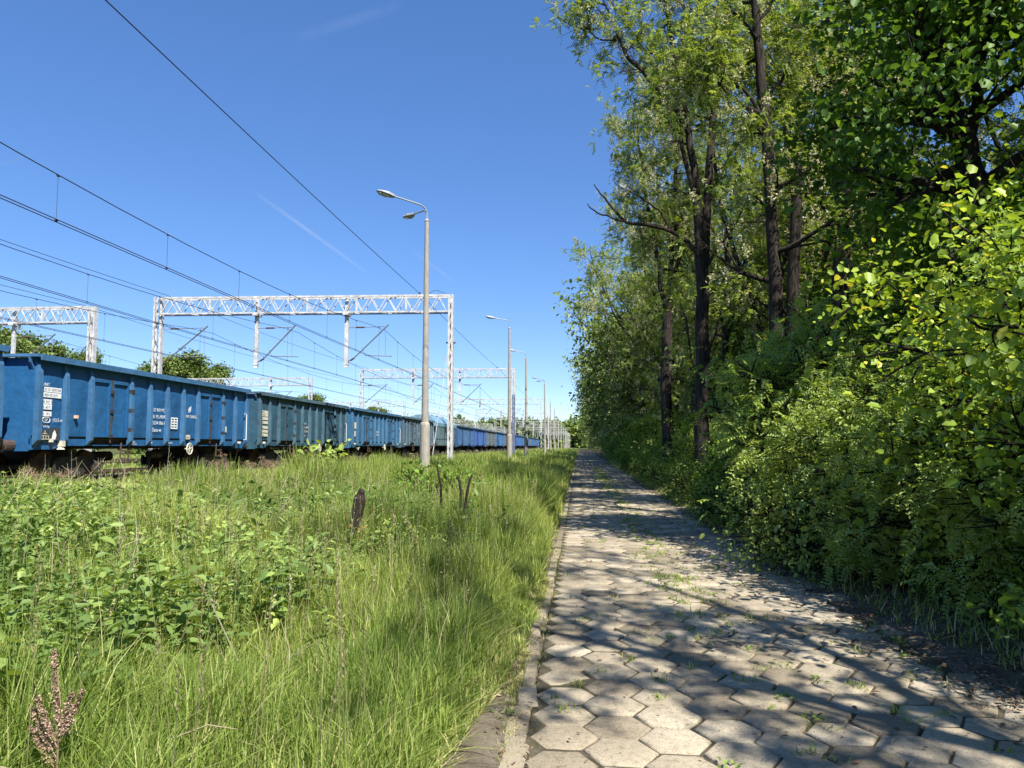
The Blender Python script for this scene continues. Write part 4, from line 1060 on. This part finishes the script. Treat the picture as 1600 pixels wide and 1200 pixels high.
# ---- trees across the yard ----
for i, (px, py, Y, s, sx, lb) in enumerate([(285,545,105,1.0,1.35,'broad round tree behind the train, seen beside the left mast of the nearest gantry'),
        (30,517,92,1.0,1.1,'tall tree behind the train at the left edge of the photo'), (75,530,98,.9,1.0,'tree behind the train next to the one at the left edge'),
        (135,548,100,.85,.8,'thin loose tree behind the far yard mast'), (235,565,108,.8,1.0,'lower tree left of the broad round one'), (330,572,112,.75,1.0,'lower tree right of the broad round one'),
        (440,615,190,1.0,1.0,'small far tree above the teal wagon'), (485,617,200,1.0,1.2,'small far tree above the faded wagon'), (590,632,260,1.1,1.3,'small far tree above the grey-blue wagon')]):
    q = P(px, py, Y); pr = YP[i % 2]; hh = q.z/(12.6 if i % 2 == 0 else 11.6)
    o = place(pr, 'tree', (q.x, Y, .3), rg.uniform(0,6.28), 1, lb, 'tree', 'trees beyond the yard'); o.scale = (hh*sx*.78, hh*sx*.78, hh*.93)
def far_wood():
    r = np.random.RandomState(3); n = 60; c = []; 
    xs_ = np.concatenate([np.linspace(-150, -8, 60), np.linspace(-420, -150, 40), np.linspace(-8, 40, 16)]); out = []; 
    for x in xs_:
        Yc = 520+r.rand()*120; h = 15+5*r.rand()+ (4 if x > -110 else 0); w_ = 6+4*r.rand(); k = 900
        p = r.randn(k,3); p = nrm(p)*(.75+.3*r.rand(k,1)); p[:,2] = np.abs(p[:,2])
        out.append(np.stack([x+r.randn()*2+p[:,0]*w_, Yc+p[:,1]*w_, p[:,2]*h*(.8+.2*r.rand(k))], 1))
    c = np.concatenate(out); m = len(c); V, Q = leaf_arrays(c, r.randn(m,3), r.randn(m,3), 2.2+r.rand(m), 1.6+r.rand(m), .2)
    return np_mesh('far_wood', V, Q, M['farleaf'], np.repeat(np.clip(r.normal(.45,.25,m),0,1), 2))
tag(link('far_wood', far_wood()), 'far dark green wood along the horizon behind the yard gantries', 'wood', kind='stuff')
# ================= grass =================
def blades(x, y, h, wd, r, lean=.35, z=None):
    n = len(x); az = r.rand(n)*6.28; ln = lean*np.abs(r.randn(n))*.8+.05
    ld = np.stack([np.cos(az), np.sin(az), np.zeros(n)], 1); ld[:,0] += .15
    wa = az+1.57+r.randn(n)*.6; wv = np.stack([np.cos(wa), np.sin(wa), np.zeros(n)], 1)
    b = np.stack([x, y, gz(x)-.03 if z is None else z], 1)
    rows_ = []
    for t, ww in ((0,.8), (.35,1.0), (.72,.65), (1.0,.08)):
        c = b+np.array([0,0,1.0])*(h*(t-.28*ln*t*t))[:,None]+ld*(h*ln*t**2.1)[:,None]
        rows_ += [c-wv*(wd*ww/2)[:,None], c+wv*(wd*ww/2)[:,None]]
    V = np.stack(rows_, 1).reshape(-1,3); k = np.arange(n)[:,None]*8
    Q = np.concatenate([k+np.array([[0,1,3,2]]), k+np.array([[2,3,5,4]]), k+np.array([[4,5,7,6]])], 1).reshape(-1,4)
    return V, Q
def herb_zone(x, y):                              # 1 where nettles take over from grass
    v = sst(-x, 1.7, 2.9)*(1-sst(y, 9.0, 12.5))*sst(y, 2.0, 3.0)
    v = v*(.55+.45*np.clip(sines(x, y, 21, 6, 1.1)+.55, 0, 1)) * np.where(y < 5.2, sst(-x-.25*(5.2-y), 1.7, 2.7), 1)
    v2 = np.exp(-(((x+2.4)/.8)**2+((y-10.2)/1.2)**2))
    return np.clip(v+v2*.7, 0, 1)
def grass():
    r = np.random.RandomState(1); Vs, Qs, Ts = [], [], []; off = 0
    def zone(n, x0, x1, ya, yb, h0, wd, lean=.35, edge=True, dryp=0):
        nonlocal off
        x = r.uniform(x0, x1, n); y = r.uniform(ya, yb, n)
        if edge:
            lim = -.46-.20*sst(6.0-y, 0, 3.5)+.08*sines(y, y*0, 31, 5, 3.5)
            k = (x < lim); x = x[k]; y = y[k]
        k = r.rand(len(x)) > herb_zone(x, y)*.45
        x = x[k]; y = y[k]
        inb = np.abs(x-TX[0]) < 1.7; k = ~inb | (r.rand(len(x)) < .35); x = x[k]; y = y[k]
        hz = np.clip(.72+.28*sines(x, y, 17, 7, 1.5)+.12*sines(x, y, 18, 5, 6), .3, 1.35)
        dist = np.where(x > -4, np.clip((-.45-x)/.45, np.where(y > 6.5, .55, .30), 1), 1)
        hz = hz*np.where(np.abs(x-TX[0]) < 2.1, .55, 1)*np.where((x < -12.5), .5, 1)
        m = len(x); h = h0*hz*dist*(.55+.55*r.rand(m)); wdt = wd*(.6+.8*r.rand(m))
        V, Q = blades(x, y, h, wdt, r, lean)
        t = np.clip(.46+.13*sines(x, y, 41, 6, .8)+.21*r.randn(m)+.12*(1-dist)*2+np.where(np.abs(x-TX[0]) < 2.3, .25, 0), 0, .97)
        dry = r.rand(m) < dryp+.04+.25*(dist < .5)*(y < 7)+.20*(np.abs(x-TX[0]) < 2.4); t = np.where(dry, 1.0, t)
        Vs.append(V); Qs.append(Q+off); Ts.append(np.repeat(t, 3)); off += len(V)
    zone(62000, -4.2, -.4, 1.6, 7.5, .60, .0065, .55)
    zone(26000, -4.6, -.4, 1.6, 9, .60, .0125, .7)
    zone(6500, -.52, -.25, 2.4, 22, .13, .006, 1.1, False, dryp=.3)
    zone(45000, -9, -4.2, 2.4, 9, .62, .008, .4)
    zone(110000, -6, -.45, 7.5, 14, .86, .010)
    zone(16000, -6, -.6, 1.8, 9, .80, .0065, .8)
    zone(30000, -1.15, -.36, 2.2, 9, .20, .006, .9, False, dryp=.25)
    zone(3500, -7, -.6, 2, 14, .90, .0035, .25, dryp=.7)
    zone(65000, -14, -6, 7.5, 16, .70, .014)
    zone(105000, -7, -.42, 14, 28, 1.0, .017)
    zone(80000, -14.2, -7, 14, 34, .74, .022)
    zone(65000, -8, -.38, 28, 70, .85, .035)
    zone(48000, -14, -8, 30, 90, .66, .045)
    zone(38000, -14, -.35, 70, 260, .80, .10)
    zone(26000, -29, -17.3, 14, 90, .42, .05, .4, False)
    zone(15000, -60, -24, 20, 130, .5, .12, .4, False)
    return np_mesh('grass', np.concatenate(Vs), np.concatenate(Qs), M['grass'], np.concatenate(Ts))
tag(link('grass', grass()), 'tall light green meadow grass between the paved road and the railway', 'grass', kind='stuff')
def herbs():
    r = np.random.RandomState(2); n = 9000; x = r.uniform(-11, -1.2, n); y = r.uniform(2.8, 13.5, n)
    k = r.rand(n) < herb_zone(x, y)*(1.2 if True else 1); x = x[k]; y = y[k]; n = len(x)
    h = (.38+.48*r.rand(n))*(1+.20*sines(x, y, 5, 5, 1.5)); ps = np.clip(np.exp(r.randn(n)*.34), .45, 1.45); nar = np.where(r.rand(n) < .45, .42, 1.0); lean = r.randn(n,2)*.14; az0 = r.rand(n)*6.28
    Cs, As, Ns, Ls, Ws, Ts = [], [], [], [], [], []; tb = np.clip(.46+.22*sines(x, y, 6, 6, 1.2)+.14*r.randn(n), 0, 1)
    for j in range(8):
        t = .22+.78*(j/7)**.9; c0 = np.stack([x+lean[:,0]*h*t*t, y+lean[:,1]*h*t*t, gz(x)+h*t], 1)
        for q in range(2):
            az = az0+j*1.57+q*math.pi+r.randn(n)*.25; el = -.35+.65*(j/7)+.35*r.randn(n)
            a = dirs_from(az, el); Cs.append(c0); As.append(a); Ns.append(np.tile([0,0,1.0],(n,1))+r.randn(n,3)*.45)
            sz = (.105-.058*(j/7))*(.6+.8*r.rand(n))*ps; Ls.append(sz*1.25); Ws.append(sz*.62*nar); Ts.append(np.clip(tb+.07*j/7+.12*r.randn(n), 0, 1))
    V, Q = leaf_arrays(np.concatenate(Cs), np.concatenate(As), np.concatenate(Ns), np.concatenate(Ls), np.concatenate(Ws), .18, True)
    T_ = np.repeat(np.concatenate(Ts), 2); b = np.stack([x, y, gz(x)-.02], 1); w_ = .004
    tp = np.stack([x+lean[:,0]*h, y+lean[:,1]*h, gz(x)+h], 1)
    st = np.stack([b-[w_,0,0], b+[w_,0,0], tp+[w_*.5,0,0], tp-[w_*.5,0,0]], 1).reshape(-1,3); qi = np.arange(n)[:,None]*4+np.array([[0,1,2,3]])+len(V)
    return np_mesh('nettles', np.concatenate([V, st]), np.concatenate([Q, qi]), M['herb'], np.concatenate([T_, np.full(n, .5)]))
tag(link('nettles', herbs()), 'patch of dark green nettles in the left foreground', 'nettles', kind='stuff')
def seeding_grass():
    r = np.random.RandomState(15); n = 480; x = r.uniform(-7, -.7, n); y = 2.6+14*r.rand(n)**1.3; h = r.uniform(.62, 1.0, n)
    ln = r.randn(n,2)*.10; k = 16; b = np.stack([x, y, gz(x)], 1); tp = b+np.stack([ln[:,0], ln[:,1], h], 1)
    w_ = .0014+.00018*y; e = np.zeros((n,3)); e[:,0] = w_
    st = np.stack([b-e, b+e, tp+e*.6, tp-e*.6], 1).reshape(-1,3); q0 = np.arange(n)[:,None]*4+np.array([[0,1,2,3]])
    t = np.tile(np.linspace(0, .16, k), (n,1)); ax = nrm(tp-b); c = (tp[:,None,:]-ax[:,None,:]*t[:,:,None]+r.randn(n,k,3)*(.004+.05*t[:,:,None]*(r.rand(n)[:,None,None])*.6)).reshape(-1,3); m = len(c)
    V, Q = leaf_arrays(c, np.repeat(ax, k, 0)+r.randn(m,3)*.5, r.randn(m,3), .014+.01*r.rand(m)+.0006*np.repeat(y,k), .006+.003*r.rand(m)+.0003*np.repeat(y,k), .2)
    return np_mesh('seeding_grass', np.concatenate([st, V]), np.concatenate([q0, Q+len(st)]), M['seedhead'], np.concatenate([np.full(n,.4), np.repeat(np.repeat(np.clip(r.normal(.5,.25,n),0,1), k), 2)]))
M['seedhead'] = leafy('grass_seed_head', [(0,(.16,.16,.07)),(.5,(.30,.27,.14)),(1,(.46,.40,.27))], .3, .7, .1)
tag(link('seeding_grass', seeding_grass()), 'pale seed heads of the tall grass above the meadow', 'seeding grass', kind='stuff')
def stalks():
    r = np.random.RandomState(4); mb = MB(); n = 0
    for i in range(620):
        x = r.uniform(-10, -1.4); y = r.uniform(2.6, 15)
        if y < 11 and r.rand() > herb_zone(np.array([x]), np.array([y]))[0]+.12: continue
        L = r.uniform(.35,.95); a = r.rand()*6.28; tl = abs(r.randn())*.55; p = Vector((x, y, float(gz(x)))); d = Vector((math.cos(a)*math.sin(tl), math.sin(a)*math.sin(tl), math.cos(tl)))
        z0 = r.uniform(0,.35); p.z += z0
        q = p+d*L*.5+Vector((0,0,r.randn()*.02)); e = p+d*L+Vector((r.randn()*.05, r.randn()*.05, -.04)); w = .0028+.0012*r.rand()
        mb.tube([p, q, e], [w*1.3, w, w*.5], 3, cap=False)
        if r.rand() < .4:
            for s_ in range(3): t = r.uniform(.4,.9); c = p.lerp(e, t); mb.tube([c, c+Vector((r.randn()*.08, r.randn()*.08, r.uniform(.02,.14)))], [w*.6, w*.3], 3, cap=False)
    me = mb.mesh('dry_stalks', M['straw']); a = me.attributes.new('tint', 'FLOAT', 'FACE'); a.data.foreach_set('value', r.rand(len(me.polygons)).astype(np.float32)); return me
tag(link('dry_stalks', stalks()), 'thin bleached dead stalks standing and lying among the nettles', 'dry stalks', kind='stuff')
def verge_grass():
    r = np.random.RandomState(8); n = 60000; y = 2.5+75*r.rand(n)**1.8; x = 2.55+.35*sst(8-y,0,4)+np.abs(r.randn(n))*.50+.12*sines(y, y*0, 3, 5, 2.2)
    k = r.rand(n) < .12+.75*np.clip(sines(x, y, 9, 6, 1.9)+.1, 0, 1); x = x[k]; y = y[k]; n = len(x)
    h = (.06+.17*np.clip((x-2.5-.35*sst(8-y,0,4))/.5, 0, 1))*(.6+.7*r.rand(n)); wd = np.where(y < 15, .009, .018)*(.7+.6*r.rand(n))
    V, Q = blades(x, y, h, wd, r, 1.0); t = np.clip(r.normal(.42,.2,n), 0, .95); t = np.where(r.rand(n) < .34, 1.0, t)
    # tufts in the joints between the pavers
    m = 620; cy = 3.0+50*r.rand(m)**1.3; cx = np.where(r.rand(m) < np.where(cy > 7, .75, .3), 1.12+.16*r.randn(m), r.uniform(-.2, 2.8, m)); V2 = []; kk = 14
    xx = (cx[:,None]+r.randn(m,kk)*.035).ravel(); yy = (cy[:,None]+r.randn(m,kk)*.035).ravel(); hh = .03+.055*r.rand(m*kk)
    V2, Q2 = blades(xx, yy, hh, .0045+.004*r.rand(m*kk)+.0004*yy, r, .9, np.full(m*kk, -.02)); t2 = np.clip(r.normal(.55,.18,m*kk), 0, 1)
    return np_mesh('verge_grass', np.concatenate([V, V2]), np.concatenate([Q, Q2+len(V)]), M['grass'], np.concatenate([np.repeat(t,3), np.repeat(t2,3)]))
tag(link('verge_grass', verge_grass()), 'sparse grass tufts along the right edge of the paving and in its joints', 'grass', kind='stuff')
def litter():
    r = np.random.RandomState(6); n = 30000; y = 2.2+34*r.rand(n)**1.8; x = np.where(r.rand(n) < .8, 2.95+.35*r.randn(n)+.2*sst(8-y,0,4), r.uniform(-.8, 3.6, n))
    keep = (x > 2.3) | (r.rand(n) < .3); x = x[keep]; y = y[keep]
    x2 = -.62+.16*r.randn(3000); y2 = 2.4+9*r.rand(3000)**1.4; x = np.concatenate([x, x2]); y = np.concatenate([y, y2]); n = len(x)
    c = np.stack([x, y, .004+.05*sst(x,3.2,4.2)+.014*r.rand(n)], 1); a = dirs_from(r.rand(n)*6.28, r.randn(n)*.2)
    sz = (.009+.026*r.rand(n)**2.5)*(1+.02*y)*np.where(x < 0, .7, 1); V, Q = leaf_arrays(c, a, np.tile([0,0,1.0],(n,1))+r.randn(n,3)*.3, sz*1.4, sz*.8, .2)
    return np_mesh('leaf_litter', V, Q, M['litter'], np.repeat(np.clip(r.normal(.5,.25,n),0,1), 2))
tag(link('leaf_litter', litter()), 'dry leaf litter and crumbs along both edges of the paving', 'leaf litter', kind='stuff')
def small_weeds():
    r = np.random.RandomState(14); m = 44; cy = 3.2+14*r.rand(m)**1.4; cx = np.where(r.rand(m) < .45, 1.2+.35*r.randn(m), np.where(r.rand(m) < .5, 2.9+.4*r.randn(m), -.65+.2*r.randn(m))); k = 12
    o = np.stack([np.repeat(cx,k), np.repeat(cy,k), np.full(m*k, .012)], 1)+r.randn(m*k,3)*[.03,.03,.006]; a = dirs_from(r.rand(m*k)*6.28, .1+.6*r.rand(m*k))
    V, Q = leaf_arrays(o, a, np.tile([0,0,1.0],(m*k,1))+r.randn(m*k,3)*.3, .022+.028*r.rand(m*k), .012+.011*r.rand(m*k), .2, True)
    return np_mesh('paving_weeds', V, Q, M['herb'], np.repeat(np.clip(r.normal(.6,.2,m*k),0,1), 2))
tag(link('paving_weeds', small_weeds()), 'little green broadleaf weeds growing out of the paving joints', 'weeds', kind='stuff')
# ---- single plants and pieces in the meadow ----
def ground_at(px, py, h=0.0, lo=2.0, hi=60):        # point on the pixel ray standing h over the ground
    for Y in np.arange(lo, hi, .05):
        q = P(px, py, float(Y))
        if q.z <= float(gz(q.x))+h: return q
    return q
def tinted(me, r):
    a = me.attributes.new('tint', 'FLOAT', 'FACE'); a.data.foreach_set('value', r.rand(len(me.polygons)).astype(np.float32)); return me
def dry_shrub_mesh(seed, H=1.0, n=9):
    r = random.Random(seed); T = Tree(seed); 
    for j in range(n):
        a = r.random()*6.28; w = T.walk((r.gauss(0,.12), r.gauss(0,.12), 0), (math.cos(a)*.45, math.sin(a)*.45, 1), H*r.uniform(.6,1.1), 5, .15, 0)
        T.limb(w, .012, .004, 4)
        T.branches(w, 6, H*.35, .005, .35, (.2,1.1), 3, .18)
    a = T.trunk_mesh('stem', M['dry']); tinted(a, T.np)
    o, d = T.points(420, .04); m = len(o); V, Q = leaf_arrays(o, d, T.np.randn(m,3), .022+.02*T.np.rand(m), .014+.01*T.np.rand(m), .3)
    return [('stem', a), ('seed_heads', np_mesh('seed_heads', V, Q, M['dry'], np.repeat(T.np.rand(m), 2)))]
DS = [dry_shrub_mesh(61, 1.1, 6), dry_shrub_mesh(62, .8, 5), dry_shrub_mesh(63, .95, 4)]
dsp = [(340,-12.9),(352,-13.2),(388,-13.0),(412,-12.8),(430,-13.2),(446,-12.9),(472,-12.8),(498,-12.7),(540,-12.6),(566,-12.6),(590,-12.4),(622,-12.1),(646,-11.9),(55,-13.2),(90,-13.3)]
for i, (px, X) in enumerate(dsp):
    q = PX(px, 697, X); s = rg.uniform(.6,.95)
    place(DS[i % 3], 'dry_shrub', (q.x, q.y, float(gz(q.x))), rg.uniform(0,6.28), s, 'dry brown weed bush beside the train wheels, %s from the left' % (ORD[(i+2) if i < 13 else i-13]), 'dry shrub', 'dead weed bushes along the train')
# brown seeding dock at the lower left
def dock(root_loc, s, lb):
    root = empty('dock_plant', root_loc); tag(root, lb, 'plant'); root.scale = (s,s,s)
    r = np.random.RandomState(3); rr = random.Random(3); m = MB(); pts = []
    m.tube([(0,0,0),(0,0,.25),(.01,0,.55),(-.03,0,.8)], [.008,.007,.005,.003], 6)
    arms_ = [((0,0,.14),(-.26,.03,.52)), ((0,0,.22),(-.18,-.02,.62)), ((0,0,.26),(.09,.02,.66)), ((0,0,.26),(.19,.0,.68)), ((0,0,.30),(-.07,0,.98)), ((0,0,.05),(-.27,.05,.36))]
    for a, b in arms_:
        a = Vector(a); b = Vector(b); m.tube([a, a.lerp(b,.5)+Vector((0,0,-.03)), b], [.005,.004,.002], 5)
        for k in range(420):
            t = .22+.78*rr.random(); c = a.lerp(b, t)+Vector((0,0,-.03*4*t*(1-t)*.6)); w = .021*(1.25-.7*t)
            pts.append((c.x+rr.gauss(0,w*.7), c.y+rr.gauss(0,w*.7), c.z+rr.gauss(0,w*.6)))
    tinted(m.build('stem', M['dry'], root).data, r)
    o = np.array(pts); n = len(o); V, Q = leaf_arrays(o, r.randn(n,3), r.randn(n,3), .014+.008*r.rand(n), .012+.006*r.rand(n), .3, True)
    link('seed_heads', np_mesh('seed_heads', V, Q, M['dry'], np.repeat(np.clip(.25+.75*r.rand(n),0,1), 2)), root)
q = P(88, 1215, 3.0); dock((q.x, q.y, q.z), .51, 'reddish brown dry seeding dock at the lower left corner')
# broken charred stump and stakes
def stump():
    q = P(556, 842, 8.9); root = tag(empty('broken_stump', (q.x, q.y, q.z-.38)), 'charred broken stump sticking up black out of the shaded grass', 'stump')
    m = MB(); 
    root.scale = (.74, .74, .93)
    m.tube([(-.02,0,0),(-.01,0,.35),(.0,0,.62),(.03,.01,.80),(.055,0,.92),(.085,0,.99)], [.085,.075,.07,.095,.10,.05], 9)
    m.tube([(.04,0,.93),(.09,-.02,1.02),(.13,0,1.00)], [.06,.05,.02], 6); m.build('stump_wood', M['char'], root)
    m = MB(); m.poly_prism([(-.09,-.06,.55),(-.07,-.06,.54),(-.13,-.08,.72),(-.15,-.08,.73)], (0,.01,0)); m.build('splinter', M['rawwood'], root); m = MB(); m.poly_prism([(.05,-.08,.52),(.18,-.10,.56),(.18,-.10,.58),(.05,-.08,.55)], (0,.012,0))
    m.poly_prism([(.05,-.08,.36),(.075,-.08,.36),(.07,-.08,.52),(.05,-.08,.52)], (0,.01,0)); m.build('splinter', M['rawwood'], root)
stump()
for (a, b, c, Y, lb) in (((690,775),(683,727),None,11.8,'thin black stake standing left of the other charred sticks'),
                         ((719,778),(718,750),(714,744),11.4,'short black forked stick between the two longer ones'),
                         ((724,780),(737,742),None,11.6,'black stick slanting right in the shaded grass')):
    p0 = P(*a, Y); p1 = P(*b, Y); p0z = p0-Vector((0,0,.3)); m = MB()
    root = empty('charred_stick', (p0.x, p0.y, p0.z-.3)); tag(root, lb, 'stick', 'black sticks in the meadow')
    pts = [p0z, p0.lerp(p1,.4)+Vector((.015,0,0)), p0.lerp(p1,.75), p1]; pts = [v-root.location for v in pts]
    m.tube(pts, [.024,.021,.018,.013], 7)
    if c: m.tube([pts[2], P(*c, Y)-root.location], [.015,.010], 6)
    m.build('stick_wood', M['char'], root)
# yellow-green sapling in front of the train and a green bush by the sticks
sp = shrub_proto(71, 1.0, .55, 330, 'locustyoung', .14, .10, True, False, 4, .40)
q = PX(505, 697, -8.6); place(sp, 'sapling', (q.x, q.y, float(gz(q.x))), .5, 1.35, 'yellow-green sapling standing alone in front of the teal wagon', 'sapling', None)
sp2 = shrub_proto(72, .9, .7, 2600, 'maple', .06, .045, True, False, 8, .1)
for (px, Y, s, lb) in ((662,15.5,1.05,'dark green bush in the meadow left of the charred sticks'), (700,15.0,1.1,'dark green bush behind the charred sticks'), (640,14.0,.8,'low dark green bush in front of the lamp post')):
    q = P(px, 730, Y); s *= .92; place(sp2, 'meadow_bush', (q.x, Y, float(gz(q.x))), rg.uniform(0,6), s, lb, 'bush', 'bushes in the meadow')
sp3 = shrub_proto(73, .8, .22, 1500, 'herb', .07, .022, False, False, 4, .2, 'herb')
for (px, Y, s, lb) in ((600,8.8,1.05,'light green leafy weed right of the broken stump'), (640,8.4,.95,'tall pale-flowered weed further right of the broken stump'), (690,8.0,.9,'seeding weed standing in front of the shaded grass'), (250,9.8,1.05,'tall leafy weed standing above the nettles, left'), (385,10.2,1.05,'tall leafy weed standing above the nettles, right')):
    q = P(px, 760, Y); s *= .72; place(sp3, 'tall_weed', (q.x, Y, float(gz(q.x))), rg.uniform(0,6), s, lb, 'weed', 'tall weeds in the meadow')
# faint contrails, thin ribbons of ice cloud very high up
def contrail_mat():
    m = bpy.data.materials.new('thin_ice_cloud'); m.use_nodes = True; t = m.node_tree; t.nodes.clear(); out = t.nodes.new('ShaderNodeOutputMaterial')
    d = t.nodes.new('ShaderNodeBsdfTranslucent'); d.inputs[0].default_value = (.9,.93,1,1); d2 = t.nodes.new('ShaderNodeBsdfDiffuse'); tr = t.nodes.new('ShaderNodeBsdfTransparent')
    mx = t.nodes.new('ShaderNodeMixShader'); ms = t.nodes.new('ShaderNodeMixShader'); ms.inputs[0].default_value = .5
    t.links.new(d.outputs[0], ms.inputs[1]); t.links.new(d2.outputs[0], ms.inputs[2])
    uv = t.nodes.new('ShaderNodeAttribute'); uv.attribute_name = 'soft'
    n = noise(t, .004, 4, mapping(t, (1,1,1))); a = t.nodes.new('ShaderNodeMath'); a.operation = 'MULTIPLY'; t.links.new(uv.outputs['Fac'], a.inputs[0])
    r = ramp(t, [(.3,(.4,.4,.4)),(.65,(1,1,1))]); t.links.new(n.outputs[0], r.inputs[0]); t.links.new(r.outputs[0], a.inputs[1])
    t.links.new(a.outputs[0], mx.inputs[0]); t.links.new(tr.outputs[0], mx.inputs[1]); t.links.new(ms.outputs[0], mx.inputs[2]); t.links.new(mx.outputs[0], out.inputs[0]); return m
M['contrail'] = contrail_mat()
def contrail(pl, w, dens, lb):
    V, Q, S = [], [], []; n = 24; k = 7
    a = P(*pl[0], 3000); b = P(*pl[-1], 4200)
    d = (b-a).normalized(); s = d.cross(Vector((0,0,1)).cross(d)).normalized()
    if abs(s.z) < .3: s = Vector((0,0,1)).cross(d).cross(d).normalized()
    for i in range(n+1):
        t = i/n; c = a.lerp(b, t)
        for j in range(k):
            q = -1+2*j/(k-1); V.append(tuple(c+s*q*w)); S.append(dens*(1-q*q)**1.5*math.sin(math.pi*min(1, t*1.15+.02))**.7 if 0 < t < .87 else 0)
    for i in range(n):
        for j in range(k-1): Q.append((i*k+j, i*k+j+1, (i+1)*k+j+1, (i+1)*k+j))
    me = np_mesh('contrail', np.array(V), np.array(Q), M['contrail'], None, True)
    a_ = me.attributes.new('soft', 'FLOAT', 'POINT'); a_.data.foreach_set('value', np.array(S, dtype=np.float32))
    o = link('contrail', me); o.visible_shadow = True; tag(o, lb, 'contrail', kind='stuff')
contrail([(395,298), (600,445)], 15, .17, 'faint white contrail sloping down above the nearest gantry')
contrail([(640,388), (722,450)], 14, .10, 'very faint short contrail just right of the near lamp post')
contrail([(455,62), (650,0)], 34, .05, 'faint wide contrail high at the top of the sky')
contrail([(-20,265), (75,232)], 8, .30, 'short faint contrail at the left edge of the sky')
